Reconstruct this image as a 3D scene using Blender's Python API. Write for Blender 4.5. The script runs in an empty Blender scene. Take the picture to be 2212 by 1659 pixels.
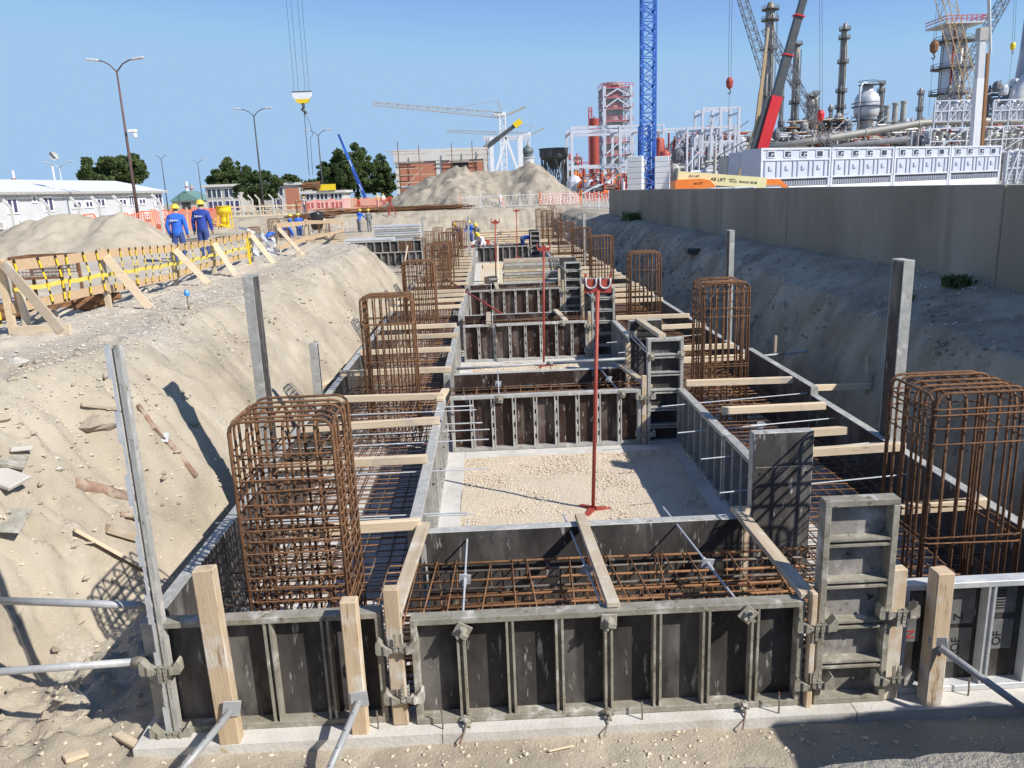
import bpy, math, random
import numpy as np
from mathutils import Vector, Matrix
random.seed(7); RNG = np.random.default_rng(11)
S = bpy.context.scene; COL = S.collection; R = math.radians

# ------------------------------------------------------------------ camera, sky, sun, exposure
# measured from the vanishing points: 27.75 mm lens, 13.74 deg down, 2.17 deg roll, eye 4.0 m above the blinding
F = 1705.0; PW, PH = 2212.0, 1659.0
ROLL, PITCH, YAW = R(2.17), math.atan(417 / F), math.atan(38.2 / math.hypot(F, 417))
EYE = Vector((0, 0, 4.0))
fw = Vector((math.sin(YAW) * math.cos(PITCH), math.cos(YAW) * math.cos(PITCH), -math.sin(PITCH)))
rt = Vector((math.cos(YAW), -math.sin(YAW), 0)); up = rt.cross(fw)
cr, sr = math.cos(ROLL), math.sin(ROLL)
cam = bpy.data.cameras.new('camera'); cam.lens = 36 * F / PW; cam.sensor_width = 36
cam.clip_start = .05; cam.clip_end = 5000
camo = bpy.data.objects.new('camera', cam); COL.objects.link(camo)
cx_ = rt * cr - up * sr; cy_ = up * cr + rt * sr
M = Matrix((cx_, cy_, -fw)).transposed().to_4x4(); M.translation = EYE
camo.matrix_world = M; S.camera = camo

def at(x, y, Y):
    """a survey point sighted at (x, y) that stands Y metres away along the trench"""
    dx, dy = x - PW / 2, y - PH / 2
    d = fw * F + rt * (dx * cr - dy * sr) - up * (dx * sr + dy * cr)
    return EYE + d * (Y / d.y)

AZ, EL = R(57), R(40)
w = bpy.data.worlds.new('World'); S.world = w; w.use_nodes = True
nt = w.node_tree; sky = nt.nodes.new('ShaderNodeTexSky'); sky.sky_type = 'NISHITA'
sky.sun_disc = False; sky.sun_elevation = EL; sky.sun_rotation = math.pi - AZ
sky.air_density = .75; sky.dust_density = 0; sky.ozone_density = 4.2; sky.altitude = 50
bg = nt.nodes['Background']; bg.inputs[1].default_value = .15
vm = nt.nodes.new('ShaderNodeVectorMath'); vm.operation = 'MINIMUM'; vm.inputs[1].default_value = (2.2, 3.4, 5.0)   # summer haze evens out the glare low in the sky
nt.links.new(sky.outputs[0], vm.inputs[0]); nt.links.new(vm.outputs[0], bg.inputs[0])
sun = bpy.data.lights.new('sun', 'SUN'); sun.energy = 5.0; sun.angle = R(.55); sun.color = (1, .95, .87)
suno = bpy.data.objects.new('sun', sun); COL.objects.link(suno)
sd = Vector((-math.sin(AZ) * math.cos(EL), math.cos(AZ) * math.cos(EL), -math.sin(EL)))
suno.rotation_euler = sd.to_track_quat('-Z', 'Y').to_euler(); suno.location = (20, -20, 40)
S.view_settings.view_transform = 'Standard'; S.view_settings.look = 'None'
S.view_settings.exposure = .17; S.view_settings.gamma = 1
S.render.engine = 'CYCLES'

# ------------------------------------------------------------------ materials
MATS = {}
def mat(name, a, b=None, scale=6., rough=.8, metal=0., bump=.0, bscale=None, stretch=(1, 1, 1), c=None, cscale=2., cmin=.58,
        cmax=.66, cstretch=(1, 1, 1), rnd=True, detail=5., d=None, dscale=30., dmin=.62, dmax=.7, dstretch=(1, 1, 1), var=.0, spec=.5):
    """two colours mixed by noise, optional third as spots or streaks, bump; offset per object so copies differ"""
    m = bpy.data.materials.new(name); m.use_nodes = True; t = m.node_tree; N = t.nodes; L = t.links
    p = N['Principled BSDF']; p.inputs['Roughness'].default_value = rough; p.inputs['Metallic'].default_value = metal
    p.inputs['Specular IOR Level'].default_value = spec
    tc = N.new('ShaderNodeTexCoord'); v = tc.outputs['Object']
    oi = N.new('ShaderNodeObjectInfo')
    if rnd:
        mu = N.new('ShaderNodeVectorMath'); mu.operation = 'MULTIPLY_ADD'
        cb = N.new('ShaderNodeCombineXYZ'); 
        for i in range(3): L.new(oi.outputs['Random'], cb.inputs[i])
        L.new(cb.outputs[0], mu.inputs[0]); mu.inputs[1].default_value = (37.1, 19.7, 53.3); L.new(v, mu.inputs[2]); v = mu.outputs[0]
    def noise(sc, st, det):
        mp = N.new('ShaderNodeMapping'); mp.inputs['Scale'].default_value = st; L.new(v, mp.inputs[0])
        n = N.new('ShaderNodeTexNoise'); n.inputs['Scale'].default_value = sc; n.inputs['Detail'].default_value = det
        n.inputs['Roughness'].default_value = .62; L.new(mp.outputs[0], n.inputs[0]); return n.outputs[0]
    b = b or a
    n1 = noise(scale, stretch, detail); rp = N.new('ShaderNodeMapRange'); L.new(n1, rp.inputs[0])
    rp.inputs[1].default_value = .32; rp.inputs[2].default_value = .68
    mx = N.new('ShaderNodeMix'); mx.data_type = 'RGBA'; L.new(rp.outputs[0], mx.inputs[0])
    mx.inputs[6].default_value = (*a, 1); mx.inputs[7].default_value = (*b, 1); col = mx.outputs[2]
    if c:
        n2 = noise(cscale, cstretch, 8.); r2 = N.new('ShaderNodeMapRange'); L.new(n2, r2.inputs[0])
        r2.inputs[1].default_value = cmin; r2.inputs[2].default_value = cmax
        m2 = N.new('ShaderNodeMix'); m2.data_type = 'RGBA'; L.new(r2.outputs[0], m2.inputs[0])
        L.new(col, m2.inputs[6]); m2.inputs[7].default_value = (*c, 1); col = m2.outputs[2]
    if d:
        n4 = noise(dscale, dstretch, 3.); r4 = N.new('ShaderNodeMapRange'); L.new(n4, r4.inputs[0])
        r4.inputs[1].default_value = dmin; r4.inputs[2].default_value = dmax
        m4 = N.new('ShaderNodeMix'); m4.data_type = 'RGBA'; L.new(r4.outputs[0], m4.inputs[0])
        L.new(col, m4.inputs[6]); m4.inputs[7].default_value = (*d, 1); col = m4.outputs[2]
    if var:
        hs = N.new('ShaderNodeHueSaturation'); mr = N.new('ShaderNodeMapRange'); L.new(oi.outputs['Random'], mr.inputs[0])
        mr.inputs[3].default_value = 1 - var; mr.inputs[4].default_value = 1 + var; L.new(mr.outputs[0], hs.inputs['Value'])
        L.new(col, hs.inputs['Color']); col = hs.outputs[0]
    L.new(col, p.inputs['Base Color'])
    if bump:
        n3 = noise(bscale or scale * 3, stretch, 6.); bp = N.new('ShaderNodeBump'); bp.inputs['Strength'].default_value = bump
        bp.inputs['Distance'].default_value = .02; L.new(n3, bp.inputs['Height']); L.new(bp.outputs[0], p.inputs['Normal'])
    MATS[name] = m; return m

def stripes(name, a, b, freq, axis='x', rough=.5, slope=0., share=.5):
    """two hard-edged colours alternating along a local axis (warning tape, painted poles, roof sheets)"""
    m = bpy.data.materials.new(name); m.use_nodes = True; N = m.node_tree.nodes; L = m.node_tree.links
    p = N['Principled BSDF']; p.inputs['Roughness'].default_value = rough
    tc = N.new('ShaderNodeTexCoord'); sp = N.new('ShaderNodeSeparateXYZ'); L.new(tc.outputs['Object'], sp.inputs[0])
    ax = sp.outputs['xyz'.index(axis)]
    if slope:
        ma = N.new('ShaderNodeMath'); ma.operation = 'MULTIPLY_ADD'; L.new(sp.outputs[2], ma.inputs[0]); ma.inputs[1].default_value = slope
        L.new(ax, ma.inputs[2]); ax = ma.outputs[0]
    m1 = N.new('ShaderNodeMath'); m1.operation = 'MULTIPLY'; m1.inputs[1].default_value = freq; L.new(ax, m1.inputs[0])
    m2 = N.new('ShaderNodeMath'); m2.operation = 'FRACT'; L.new(m1.outputs[0], m2.inputs[0])
    m3 = N.new('ShaderNodeMath'); m3.operation = 'GREATER_THAN'; m3.inputs[1].default_value = share; L.new(m2.outputs[0], m3.inputs[0])
    mx = N.new('ShaderNodeMix'); mx.data_type = 'RGBA'; L.new(m3.outputs[0], mx.inputs[0])
    mx.inputs[6].default_value = (*a, 1); mx.inputs[7].default_value = (*b, 1); L.new(mx.outputs[2], p.inputs['Base Color'])
    MATS[name] = m; return m

mat('concrete', (.56, .54, .50), (.68, .66, .62), 3, .9, bump=.35, bscale=30, c=(.45, .42, .37), cscale=1.6, cmin=.5, cmax=.75)
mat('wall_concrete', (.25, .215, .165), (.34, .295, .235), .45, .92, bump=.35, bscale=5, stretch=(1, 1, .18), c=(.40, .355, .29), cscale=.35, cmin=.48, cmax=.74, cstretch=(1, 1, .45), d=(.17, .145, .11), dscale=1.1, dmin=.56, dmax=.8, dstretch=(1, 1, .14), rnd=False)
mat('galv_tube', (.30, .31, .32), (.42, .43, .44), 5, .5, .1, bump=.15, bscale=40, c=(.55, .54, .52), cscale=5, cmin=.56, cmax=.7, var=.1)
mat('galv', (.32, .315, .29), (.47, .46, .43), 8, .6, .05, bump=.2, bscale=40, c=(.63, .61, .57), cscale=6, cmin=.55, cmax=.7, d=(.19, .16, .12), dscale=10, dmin=.64, dmax=.74, var=.12)
mat('galv_old', (.225, .205, .155), (.37, .35, .295), 6, .75, .0, bump=.3, bscale=35, c=(.60, .58, .53), cscale=5, cmin=.54, cmax=.68, d=(.15, .11, .065), dscale=11, dmin=.62, dmax=.72, var=.12)
mat('rail_wood', (.50, .34, .19), (.62, .45, .28), 3, .85, bump=.2, bscale=25, stretch=(.4, 6, 6), var=.12)
mat('lamp_pole', (.10, .06, .06), (.15, .09, .085), 2, .6)
mat('ochre', (.42, .30, .16), (.50, .37, .21), 1, .6)
mat('galv_pale', (.50, .52, .54), (.64, .66, .68), 7, .5, .12, bump=.15, bscale=40, c=(.74, .73, .70), cscale=5, cmin=.56, cmax=.7, var=.08)
mat('ply', (.036, .033, .032), (.095, .088, .083), 3.5, .5, bump=.12, bscale=60, stretch=(1, 1, .5), c=(.25, .235, .22), cscale=2.6, cmin=.52, cmax=.8, cstretch=(1, 1, .3), d=(.42, .40, .38), dscale=16, dmin=.63, dmax=.73, dstretch=(1, 1, .22), var=.15, spec=.12)
mat('ply_brown', (.032, .019, .016), (.075, .047, .039), 3.5, .5, bump=.12, bscale=60, stretch=(1, 1, .5), c=(.25, .215, .195), cscale=3.0, cmin=.52, cmax=.78, cstretch=(1, 1, .35), d=(.42, .39, .36), dscale=18, dmin=.62, dmax=.72, dstretch=(1, 1, .3), var=.2, spec=.15)
mat('ply_worn', (.16, .145, .13), (.36, .34, .32), 3.5, .6, bump=.15, bscale=50, c=(.52, .50, .48), cscale=3, cmin=.5, cmax=.66, d=(.07, .06, .05), dscale=9, dmin=.6, dmax=.7, var=.15, spec=.2)
mat('timber', (.62, .485, .33), (.74, .61, .435), 3.2, .85, bump=.2, bscale=25, stretch=(.35, 6, 6), c=(.50, .44, .36), cscale=2.4, cmin=.54, cmax=.7, d=(.36, .235, .13), dscale=7, dmin=.66, dmax=.75, dstretch=(.5, 3, 3), var=.14)
mat('timber_up', (.51, .385, .245), (.63, .495, .34), 3.2, .85, bump=.25, bscale=25, stretch=(5, 5, .4), c=(.68, .64, .575), cscale=3, cmin=.5, cmax=.65, d=(.30, .20, .12), dscale=7, dmin=.6, dmax=.72, dstretch=(3, 3, .5), var=.14)
mat('timber_old', (.42, .33, .23), (.54, .45, .33), 3, .9, bump=.2, bscale=25, stretch=(.4, 6, 6), c=(.62, .58, .50), cscale=3, cmin=.52, cmax=.7, var=.15)
mat('rust', (.145, .072, .038), (.27, .132, .06), 16, .85, bump=.6, bscale=130, c=(.36, .19, .085), cscale=11, cmin=.55, cmax=.72, d=(.085, .052, .036), dscale=6, dmin=.58, dmax=.68, var=.22)
mat('rust_light', (.25, .12, .055), (.37, .19, .09), 12, .85, bump=.4, bscale=130, c=(.16, .08, .045), cscale=9, cmin=.52, cmax=.66, var=.22)
mat('rust_dusty', (.26, .155, .11), (.38, .26, .19), 8, .9, bump=.4, bscale=60, c=(.47, .39, .30), cscale=5, cmin=.5, cmax=.66)
mat('bar_grey', (.20, .17, .14), (.32, .28, .24), 14, .6, .4, bump=.5, bscale=140, c=(.23, .105, .05), cscale=8, cmin=.5, cmax=.62, var=.15)
mat('red_paint', (.33, .05, .035), (.42, .075, .05), 5, .55, c=(.22, .06, .04), cscale=6, cmin=.58, cmax=.7)
mat('red_vessel', (.36, .065, .045), (.42, .085, .06), 2, .5)
mat('red_bright', (.62, .02, .03), (.70, .035, .04), 2, .4)
mat('pink_red', (.55, .10, .12), None, 2, .5)
mat('white_paint', (.72, .73, .75), (.80, .81, .82), 1.5, .5)
mat('white_wall', (.52, .53, .54), (.60, .60, .61), .8, .6)
mat('steel_white', (.52, .55, .63), (.62, .65, .71), .8, .5, c=(.42, .44, .5), cscale=.7, cmin=.6, cmax=.75)
mat('container', (.46, .50, .60), (.53, .57, .66), .6, .5)
mat('container_shade', (.33, .37, .48), None, 1, .5)
mat('yellow', (.78, .56, .02), (.84, .63, .03), 3, .45)
mat('hardhat', (.84, .62, .06), None, 3, .35)
mat('cream', (.72, .66, .36), (.78, .72, .42), 1, .5)
mat('orange', (.80, .20, .03), (.85, .25, .05), 1.5, .45)
mat('orange_net', (.80, .15, .06), (.88, .24, .12), 3, .6, var=.1)
mat('blue_paint', (.03, .13, .50), (.045, .17, .58), 1.5, .45)
mat('blue_boom', (.02, .07, .34), (.03, .10, .42), 1.5, .4)
mat('blue_jacket', (.025, .12, .55), (.04, .17, .66), 6, .8, bump=.4, bscale=14)
mat('navy_jacket', (.02, .05, .30), (.035, .08, .38), 6, .8, bump=.4, bscale=14)
mat('jeans', (.035, .06, .20), (.06, .10, .28), 6, .85, bump=.4, bscale=14)
mat('grey_cloth', (.16, .17, .18), (.24, .25, .26), 6, .85)
mat('white_cloth', (.68, .70, .73), (.76, .77, .8), 6, .85)
mat('red_cloth', (.55, .04, .05), None, 6, .85)
mat('skin', (.45, .25, .17), (.50, .29, .2), 6, .6)
mat('black', (.012, .012, .013), (.02, .02, .021), 4, .6)
mat('dark_steel', (.05, .052, .055), (.09, .09, .09), 2, .6, .2)
mat('boom_grey', (.06, .065, .07), (.09, .095, .10), 1, .45)
mat('silver', (.60, .61, .64), (.72, .73, .75), .35, .35, .3, c=(.45, .43, .42), cscale=.5, cmin=.55, cmax=.7)
mat('steel_tower', (.24, .215, .19), (.36, .33, .29), .5, .5, .35, c=(.17, .12, .09), cscale=.4, cmin=.52, cmax=.68)
mat('pipe_grey', (.34, .33, .30), (.42, .41, .38), .4, .55, .2)
mat('clutter_dark', (.10, .11, .13), (.2, .2, .22), 1, .7)
mat('roof_white', (.74, .75, .77), (.82, .82, .83), .3, .5)
mat('grey_wall', (.40, .39, .36), (.50, .485, .45), .5, .85)
mat('roof_green', (.13, .25, .23), (.17, .29, .26), 1, .6)
mat('glass_dark', (.035, .045, .07), (.06, .075, .10), 1, .12)
mat('glass_violet', (.05, .045, .11), (.09, .075, .16), 1, .3)
mat('brick', (.40, .155, .10), (.48, .21, .14), 4, .9, stretch=(1, 1, 5), bump=.2)
mat('plaster', (.56, .55, .52), (.64, .63, .60), .8, .9)
mat('bright_silver', (.74, .75, .77), (.82, .82, .84), .35, .35, .1)
mat('blue_silver', (.33, .36, .41), (.42, .45, .50), .3, .35, .3)
mat('dome_grey', (.10, .13, .12), (.15, .18, .17), 1, .5)
mat('foliage', (.062, .10, .032), (.175, .235, .085), 1.3, .75, c=(.21, .26, .10), cscale=5, cmin=.56, cmax=.72)
mat('foliage_dark', (.05, .085, .028), (.14, .195, .07), 1.3, .75, c=(.175, .215, .085), cscale=5, cmin=.58, cmax=.72)
mat('grass', (.10, .12, .05), (.16, .16, .08), 5, .9)
mat('bark', (.12, .095, .07), (.18, .15, .11), 3, .9)
mat('stone', (.44, .41, .36), (.58, .54, .48), 2, .9, var=.2)
mat('limestone', (.62, .54, .42), (.74, .66, .53), 2, .9)
mat('sand_heap', (.30, .26, .20), (.40, .35, .275), .5, .95, bump=1., bscale=2.4, c=(.22, .19, .15), cscale=.55, cmin=.5, cmax=.64, d=(.46, .41, .33), dscale=1.2, dmin=.56, dmax=.7, rnd=False)
mat('print_red', (.50, .045, .04), None, 3, .6)
mat('print_grey', (.12, .12, .118), (.24, .235, .23), 9, .7)
mat('print_black', (.02, .02, .022), None, 3, .6)
mat('plastic_clear', (.55, .66, .62), (.66, .74, .71), 4, .15)
mat('plastic_sheet', (.62, .64, .66), (.75, .76, .77), 3, .4, bump=.5, bscale=6)
mat('blue_cap', (.05, .30, .75), None, 3, .4)
mat('tarp', (.02, .02, .022), (.035, .035, .036), 4, .35, bump=.6, bscale=6)
stripes('tape_yellow', (.85, .62, .02), (.015, .014, .012), 5.5, 'x', .4, 1.)
stripes('tape_hang', (.85, .62, .02), (.03, .025, .015), 5.5, 'z', .4, share=.66)
stripes('tape_red', (.82, .80, .80), (.75, .12, .12), 5., 'x', .4, .6)
stripes('sheet_roof', (.80, .81, .83), (.70, .71, .74), 3., 'x', .5)

for k_ in ('foliage', 'foliage_dark', 'grass'):                     # leaves let some light through
    t_ = MATS[k_].node_tree; p_ = t_.nodes['Principled BSDF']; tl = t_.nodes.new('ShaderNodeBsdfTranslucent'); ms = t_.nodes.new('ShaderNodeMixShader')
    t_.links.new(p_.inputs['Base Color'].links[0].from_socket, tl.inputs[0]); ms.inputs[0].default_value = .5
    t_.links.new(p_.outputs[0], ms.inputs[1]); t_.links.new(tl.outputs[0], ms.inputs[2]); t_.links.new(ms.outputs[0], t_.nodes['Material Output'].inputs[0])
# ------------------------------------------------------------------ mesh helpers
class MB:
    def __init__(s): s.v = []; s.f = []; s.m = []
    def add(s, vs, fs, mi=0):
        o = len(s.v); s.v += [tuple(q) for q in vs]; s.f += [tuple(i + o for i in f) for f in fs]; s.m += [mi] * len(fs); return s
    def box(s, x0, x1, y0, y1, z0, z1, mi=0):
        return s.add([(x0, y0, z0), (x1, y0, z0), (x1, y1, z0), (x0, y1, z0), (x0, y0, z1), (x1, y0, z1), (x1, y1, z1), (x0, y1, z1)],
                     [(0, 3, 2, 1), (4, 5, 6, 7), (0, 1, 5, 4), (1, 2, 6, 5), (2, 3, 7, 6), (3, 0, 4, 7)], mi)
    def cbox(s, x0, x1, y0, y1, z0, z1, c=.006, mi=0):
        """box with chamfered edges along all sides"""
        V = []; idx = {}
        for i, x in enumerate((x0, x1)):
            for j, y in enumerate((y0, y1)):
                for k, z in enumerate((z0, z1)):
                    sx, sy, sz = (1, -1)[i] * c, (1, -1)[j] * c, (1, -1)[k] * c
                    for a, q in enumerate(((x, y + sy, z + sz), (x + sx, y, z + sz), (x + sx, y + sy, z))):
                        idx[i, j, k, a] = len(V); V.append(q)
        Fs = []
        for i in (0, 1):
            f = [idx[i, 0, 0, 0], idx[i, 1, 0, 0], idx[i, 1, 1, 0], idx[i, 0, 1, 0]]; Fs.append(f if i else f[::-1])
            f = [idx[0, i, 0, 1], idx[1, i, 0, 1], idx[1, i, 1, 1], idx[0, i, 1, 1]]; Fs.append(f[::-1] if i else f)
            f = [idx[0, 0, i, 2], idx[1, 0, i, 2], idx[1, 1, i, 2], idx[0, 1, i, 2]]; Fs.append(f if i else f[::-1])
        for p in (0, 1):
            for q in (0, 1):
                Fs.append([idx[0, p, q, 1], idx[1, p, q, 1], idx[1, p, q, 2], idx[0, p, q, 2]])
                Fs.append([idx[p, 0, q, 0], idx[p, 1, q, 0], idx[p, 1, q, 2], idx[p, 0, q, 2]])
                Fs.append([idx[p, q, 0, 0], idx[p, q, 1, 0], idx[p, q, 1, 1], idx[p, q, 0, 1]])
                for k in (0, 1): Fs.append([idx[p, q, k, 0], idx[p, q, k, 1], idx[p, q, k, 2]])
        return s.add(V, Fs, mi)
    def bar(s, p, q, w, h, mi=0, ref=(0, 0, 1)):
        p, q = Vector(p), Vector(q); d = (q - p).normalized(); ref = Vector(ref)
        if abs(d.dot(ref)) > .98: ref = Vector((0, 1, 0)) if abs(d.y) < .9 else Vector((1, 0, 0))
        a = d.cross(ref).normalized() * w / 2; b = a.cross(d).normalized() * h / 2
        return s.add([p - a - b, p + a - b, p + a + b, p - a + b, q - a - b, q + a - b, q + a + b, q - a + b],
                     [(0, 1, 2, 3), (7, 6, 5, 4), (0, 4, 5, 1), (1, 5, 6, 2), (2, 6, 7, 3), (3, 7, 4, 0)], mi)
    def path(s, pts, r, n=5, closed=False, mi=0):
        pts = [Vector(p) for p in pts]; k = len(pts); rs = r if isinstance(r, (list, tuple)) else [r] * k; V = []; Fs = []
        a = None
        for i, p in enumerate(pts):
            d = (pts[(i + 1) % k] - pts[i - 1]) if closed else (pts[min(i + 1, k - 1)] - pts[max(i - 1, 0)])
            d.normalize()
            if a is None:
                ref = Vector((0, 0, 1)) if abs(d.z) < .9 else Vector((1, 0, 0)); a = d.cross(ref)
            a = (a - d * a.dot(d)); a = a.normalized() if a.length > 1e-6 else d.orthogonal().normalized()
            b = d.cross(a)
            for j in range(n):
                t = 2 * math.pi * j / n; V.append(p + (a * math.cos(t) + b * math.sin(t)) * rs[i])
        m = k if closed else k - 1
        for i in range(m):
            for j in range(n):
                i2 = (i + 1) % k; Fs.append((i * n + j, i * n + (j + 1) % n, i2 * n + (j + 1) % n, i2 * n + j))
        if not closed: Fs += [tuple(range(n - 1, -1, -1)), tuple((k - 1) * n + j for j in range(n))]
        return s.add(V, Fs, mi)
    def tube(s, p, q, r, n=8, r2=None, mi=0): return s.path([p, q], [r, r if r2 is None else r2], n, False, mi)
    def lathe(s, prof, n=16, c=(0, 0, 0), mi=0):
        V = []; Fs = []; k = len(prof)
        for r, z in prof:
            for j in range(n):
                t = 2 * math.pi * j / n; V.append((c[0] + r * math.cos(t), c[1] + r * math.sin(t), c[2] + z))
        for i in range(k - 1):
            for j in range(n): Fs.append((i * n + j, i * n + (j + 1) % n, (i + 1) * n + (j + 1) % n, (i + 1) * n + j))
        if prof[0][0] > 1e-4: Fs.append(tuple(range(n - 1, -1, -1)))
        if prof[-1][0] > 1e-4: Fs.append(tuple((k - 1) * n + j for j in range(n)))
        return s.add(V, Fs, mi)
    def prism(s, poly, d, mi=0):
        """polygon (3-d points) pushed along d"""
        d = Vector(d); k = len(poly); V = [Vector(p) for p in poly]; V += [p + d for p in V]
        return s.add(V, [tuple(range(k)), tuple(range(2 * k - 1, k - 1, -1))] + [(i, i + k, (i + 1) % k + k, (i + 1) % k) for i in range(k)], mi)
    def mesh(s, mats, smooth=False):
        me = bpy.data.meshes.new('mesh'); me.from_pydata(s.v, [], s.f)
        for m in (mats if isinstance(mats, (list, tuple)) else [mats]): me.materials.append(MATS[m])
        if any(s.m): me.polygons.foreach_set('material_index', s.m)
        if smooth: me.polygons.foreach_set('use_smooth', [True] * len(me.polygons))
        return me
    def build(s, name, mats, parent=None, loc=(0, 0, 0), rot=(0, 0, 0), smooth=False):
        return inst(name, s.mesh(mats, smooth), parent, loc, rot)

def inst(name, me, parent=None, loc=(0, 0, 0), rot=(0, 0, 0), scale=None):
    o = bpy.data.objects.new(name, me); COL.objects.link(o); o.location = loc; o.rotation_euler = rot
    if scale: o.scale = scale
    if parent: o.parent = parent
    return o
def tag(o, label, cat, group=None):
    o['label'] = label; o['category'] = cat; o['kind'] = 'thing'
    if group: o['group'] = group
    return o
def thing(name, label, cat, loc=(0, 0, 0), rz=0, group=None, rot=None):
    o = bpy.data.objects.new(name, None); COL.objects.link(o); o.location = loc; o.rotation_euler = rot or (0, 0, rz)
    o.empty_display_size = .1
    return tag(o, label, cat, group)
def struct(o): o['kind'] = 'structure'; return o
def stuff(o): o['kind'] = 'stuff'; return o
ORD = ['first', 'second', 'third', 'fourth', 'fifth', 'sixth', 'seventh', 'eighth', 'ninth', 'tenth', 'eleventh', 'twelfth',
       'thirteenth', 'fourteenth', 'fifteenth', 'sixteenth', 'seventeenth', 'eighteenth', 'nineteenth', 'twentieth']
CACHE = {}
def cached(key, fn):
    if key not in CACHE: CACHE[key] = fn()
    return CACHE[key]

# ------------------------------------------------------------------ numpy noise
TAB = RNG.random((256, 256))
def vnoise(x, y):
    xi = np.floor(x).astype(int); yi = np.floor(y).astype(int); fx = x - xi; fy = y - yi
    fx = fx * fx * (3 - 2 * fx); fy = fy * fy * (3 - 2 * fy); g = lambda a, b: TAB[a & 255, b & 255]
    return (g(xi, yi) * (1 - fx) + g(xi + 1, yi) * fx) * (1 - fy) + (g(xi, yi + 1) * (1 - fx) + g(xi + 1, yi + 1) * fx) * fy
def fbm(x, y, o=5, rough=.5):
    t = 0; a = 1.; n = 0
    for i in range(o): t = t + a * (vnoise(x * 2**i + 17 * i, y * 2**i + 31 * i) - .5); n += a; a *= rough
    return t / n * 2
def ss(a, b, x): t = np.clip((x - a) / (b - a), 0, 1); return t * t * (3 - 2 * t)
def lin(a, b, x): return np.clip((x - a) / (b - a), 0, 1)
# ================================================================== THE GROUND
G = 2.15
def terr(x, y):
    n1 = fbm(x * .35 + 3, y * .35, 5); n2 = fbm(x * 1.7, y * 1.7 + 9, 4); n3 = fbm(x * 7, y * 7, 3)
    # left bank
    foot = np.interp(y, [3, 6, 9, 12, 32, 36, 41, 48, 70], [-4.9, -4.35, -3.55, -3.2, -3.2, -6.5, -12, -26, -30]) + .25 * n1
    cres = np.interp(y, [3, 6, 8, 9.5, 12, 31, 35, 41, 48, 70], [-6.7, -6.3, -5.7, -5.4, -5.1, -5.0, -9, -16.5, -31.5, -35]) + .35 * n1
    tl = lin(0, 1, (foot - x) / (foot - cres)); zl = G * (1 - (1 - tl)**1.45)
    # right bank, its unseen near corner shaped to cast the lower right shadow
    fr = np.interp(y, [1.5, 3.2, 4.0, 4.6, 5.4, 8, 16, 40, 60], [4.2, 4.6, 5.2, 5.45, 5.75, 5.7, 5.6, 5.4, 4.6]) + .2 * n1
    crr = fr + np.interp(y, [3, 6, 14, 40], [.5, .85, 1.0, 2.2]) + .2 * fbm(x * .8, y * .8 + 40, 3)
    tr = lin(0, 1, (x - fr) / (crr - fr)); zr = 1.72 * (tr * .7 + .3 * tr * tr * (3 - 2 * tr)) + .48 * ss(6.3, 8.2, x)
    zr = np.maximum(zr, 2.25 * np.minimum(lin(3.75, 4.4, x + .25 * n1), lin(4.62, 3.85, y + .2 * n1 - .06 * (x - 4.4))))  # raised near corner, added out of view to throw that shadow
    zn = 2.3 * lin(3.2, 2.0, y)                                        # bank the photographer stands on
    ye = 71 + 1.5 * n1; zf = 2.45 * ss(0, 1, (y - ye) / 6.5)           # far end of the excavation
    zt = 1.25 * ss(-6.5, -10, x) * ss(34, 39, y)                       # higher working level at the far left
    z = np.maximum.reduce([zl, zr, zn, zf, zt])
    slope = 4 * tl * (1 - tl) + 4 * tr * (1 - tr)
    z = z + 4 * tr * (1 - tr) * (.30 * fbm(x * 2.2, y * 1.3 + 70, 5, .66) - .16 * np.abs(fbm(x * .9 + 9, y * 1.4, 4)) + .08 * n3) + slope * (.12 * n2 + .09 * n3 - .15 * np.abs(fbm(x * 2.7 + 3, y * 2.7, 5, .62)) + .05) + .10 * np.abs(n2) * ss(.1, .5, tl) + np.where(z > 1.6, .07 * n2 + .05 * n1, .02 * n2) + (.012 + .02 * ss(.15, .6, tl)) * n3
    rough = np.exp(-((x + 4.2) / 1.3)**2 - ((y - 6.8) / 1.9)**2)        # torn, collapsed patch with debris
    z = z + rough * (.42 * np.abs(fbm(x * 1.5 + 5, y * 1.5, 5, .62)) - .08 + .12 * n3)
    z = z - .38 * np.exp(-((x + 4.55) / .42)**2 - ((y - 8.8) / .28)**2) + .2 * np.exp(-((x + 4.6) / .5)**2 - ((y - 9.25) / .2)**2)      # small collapsed hollow
    prints = ss(5.35, 5.0, y) * (np.abs(x) < 5); z = z + prints * .028 * fbm(x * 4.2, y * 4.2, 3)
    return z - .085 * (1 - ss(.0, .6, z))

def seg(*parts):
    out = []
    for a, b, st in parts: out.append(np.arange(a, b - 1e-6, st))
    return np.concatenate(out + [[parts[-1][1]]])
xs = seg((-900, -200, 100), (-200, -60, 14), (-60, -12, 1.2), (-12, -9, .25), (-9, 9, .06), (9, 14, .5), (14, 60, 3), (60, 200, 14), (200, 900, 100))
ys = seg((-40, -3, 3), (-3, 4, .25), (4, 14, .06), (14, 30, .12), (30, 50, .3), (50, 90, .6), (90, 140, 4), (140, 400, 20), (400, 2600, 200))
XX, YY = np.meshgrid(xs, ys); ZZ = terr(XX, YY)
ny, nx = XX.shape; vs = np.stack([XX, YY, ZZ], -1).reshape(-1, 3)
ii = np.arange((ny - 1) * (nx - 1)); a = ii // (nx - 1) * nx + ii % (nx - 1); quads = np.stack([a, a + 1, a + nx + 1, a + nx], 1)
me = bpy.data.meshes.new('ground'); me.vertices.add(len(vs)); me.vertices.foreach_set('co', vs.ravel())
me.loops.add(quads.size); me.loops.foreach_set('vertex_index', quads.ravel().astype(np.int32))
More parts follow.
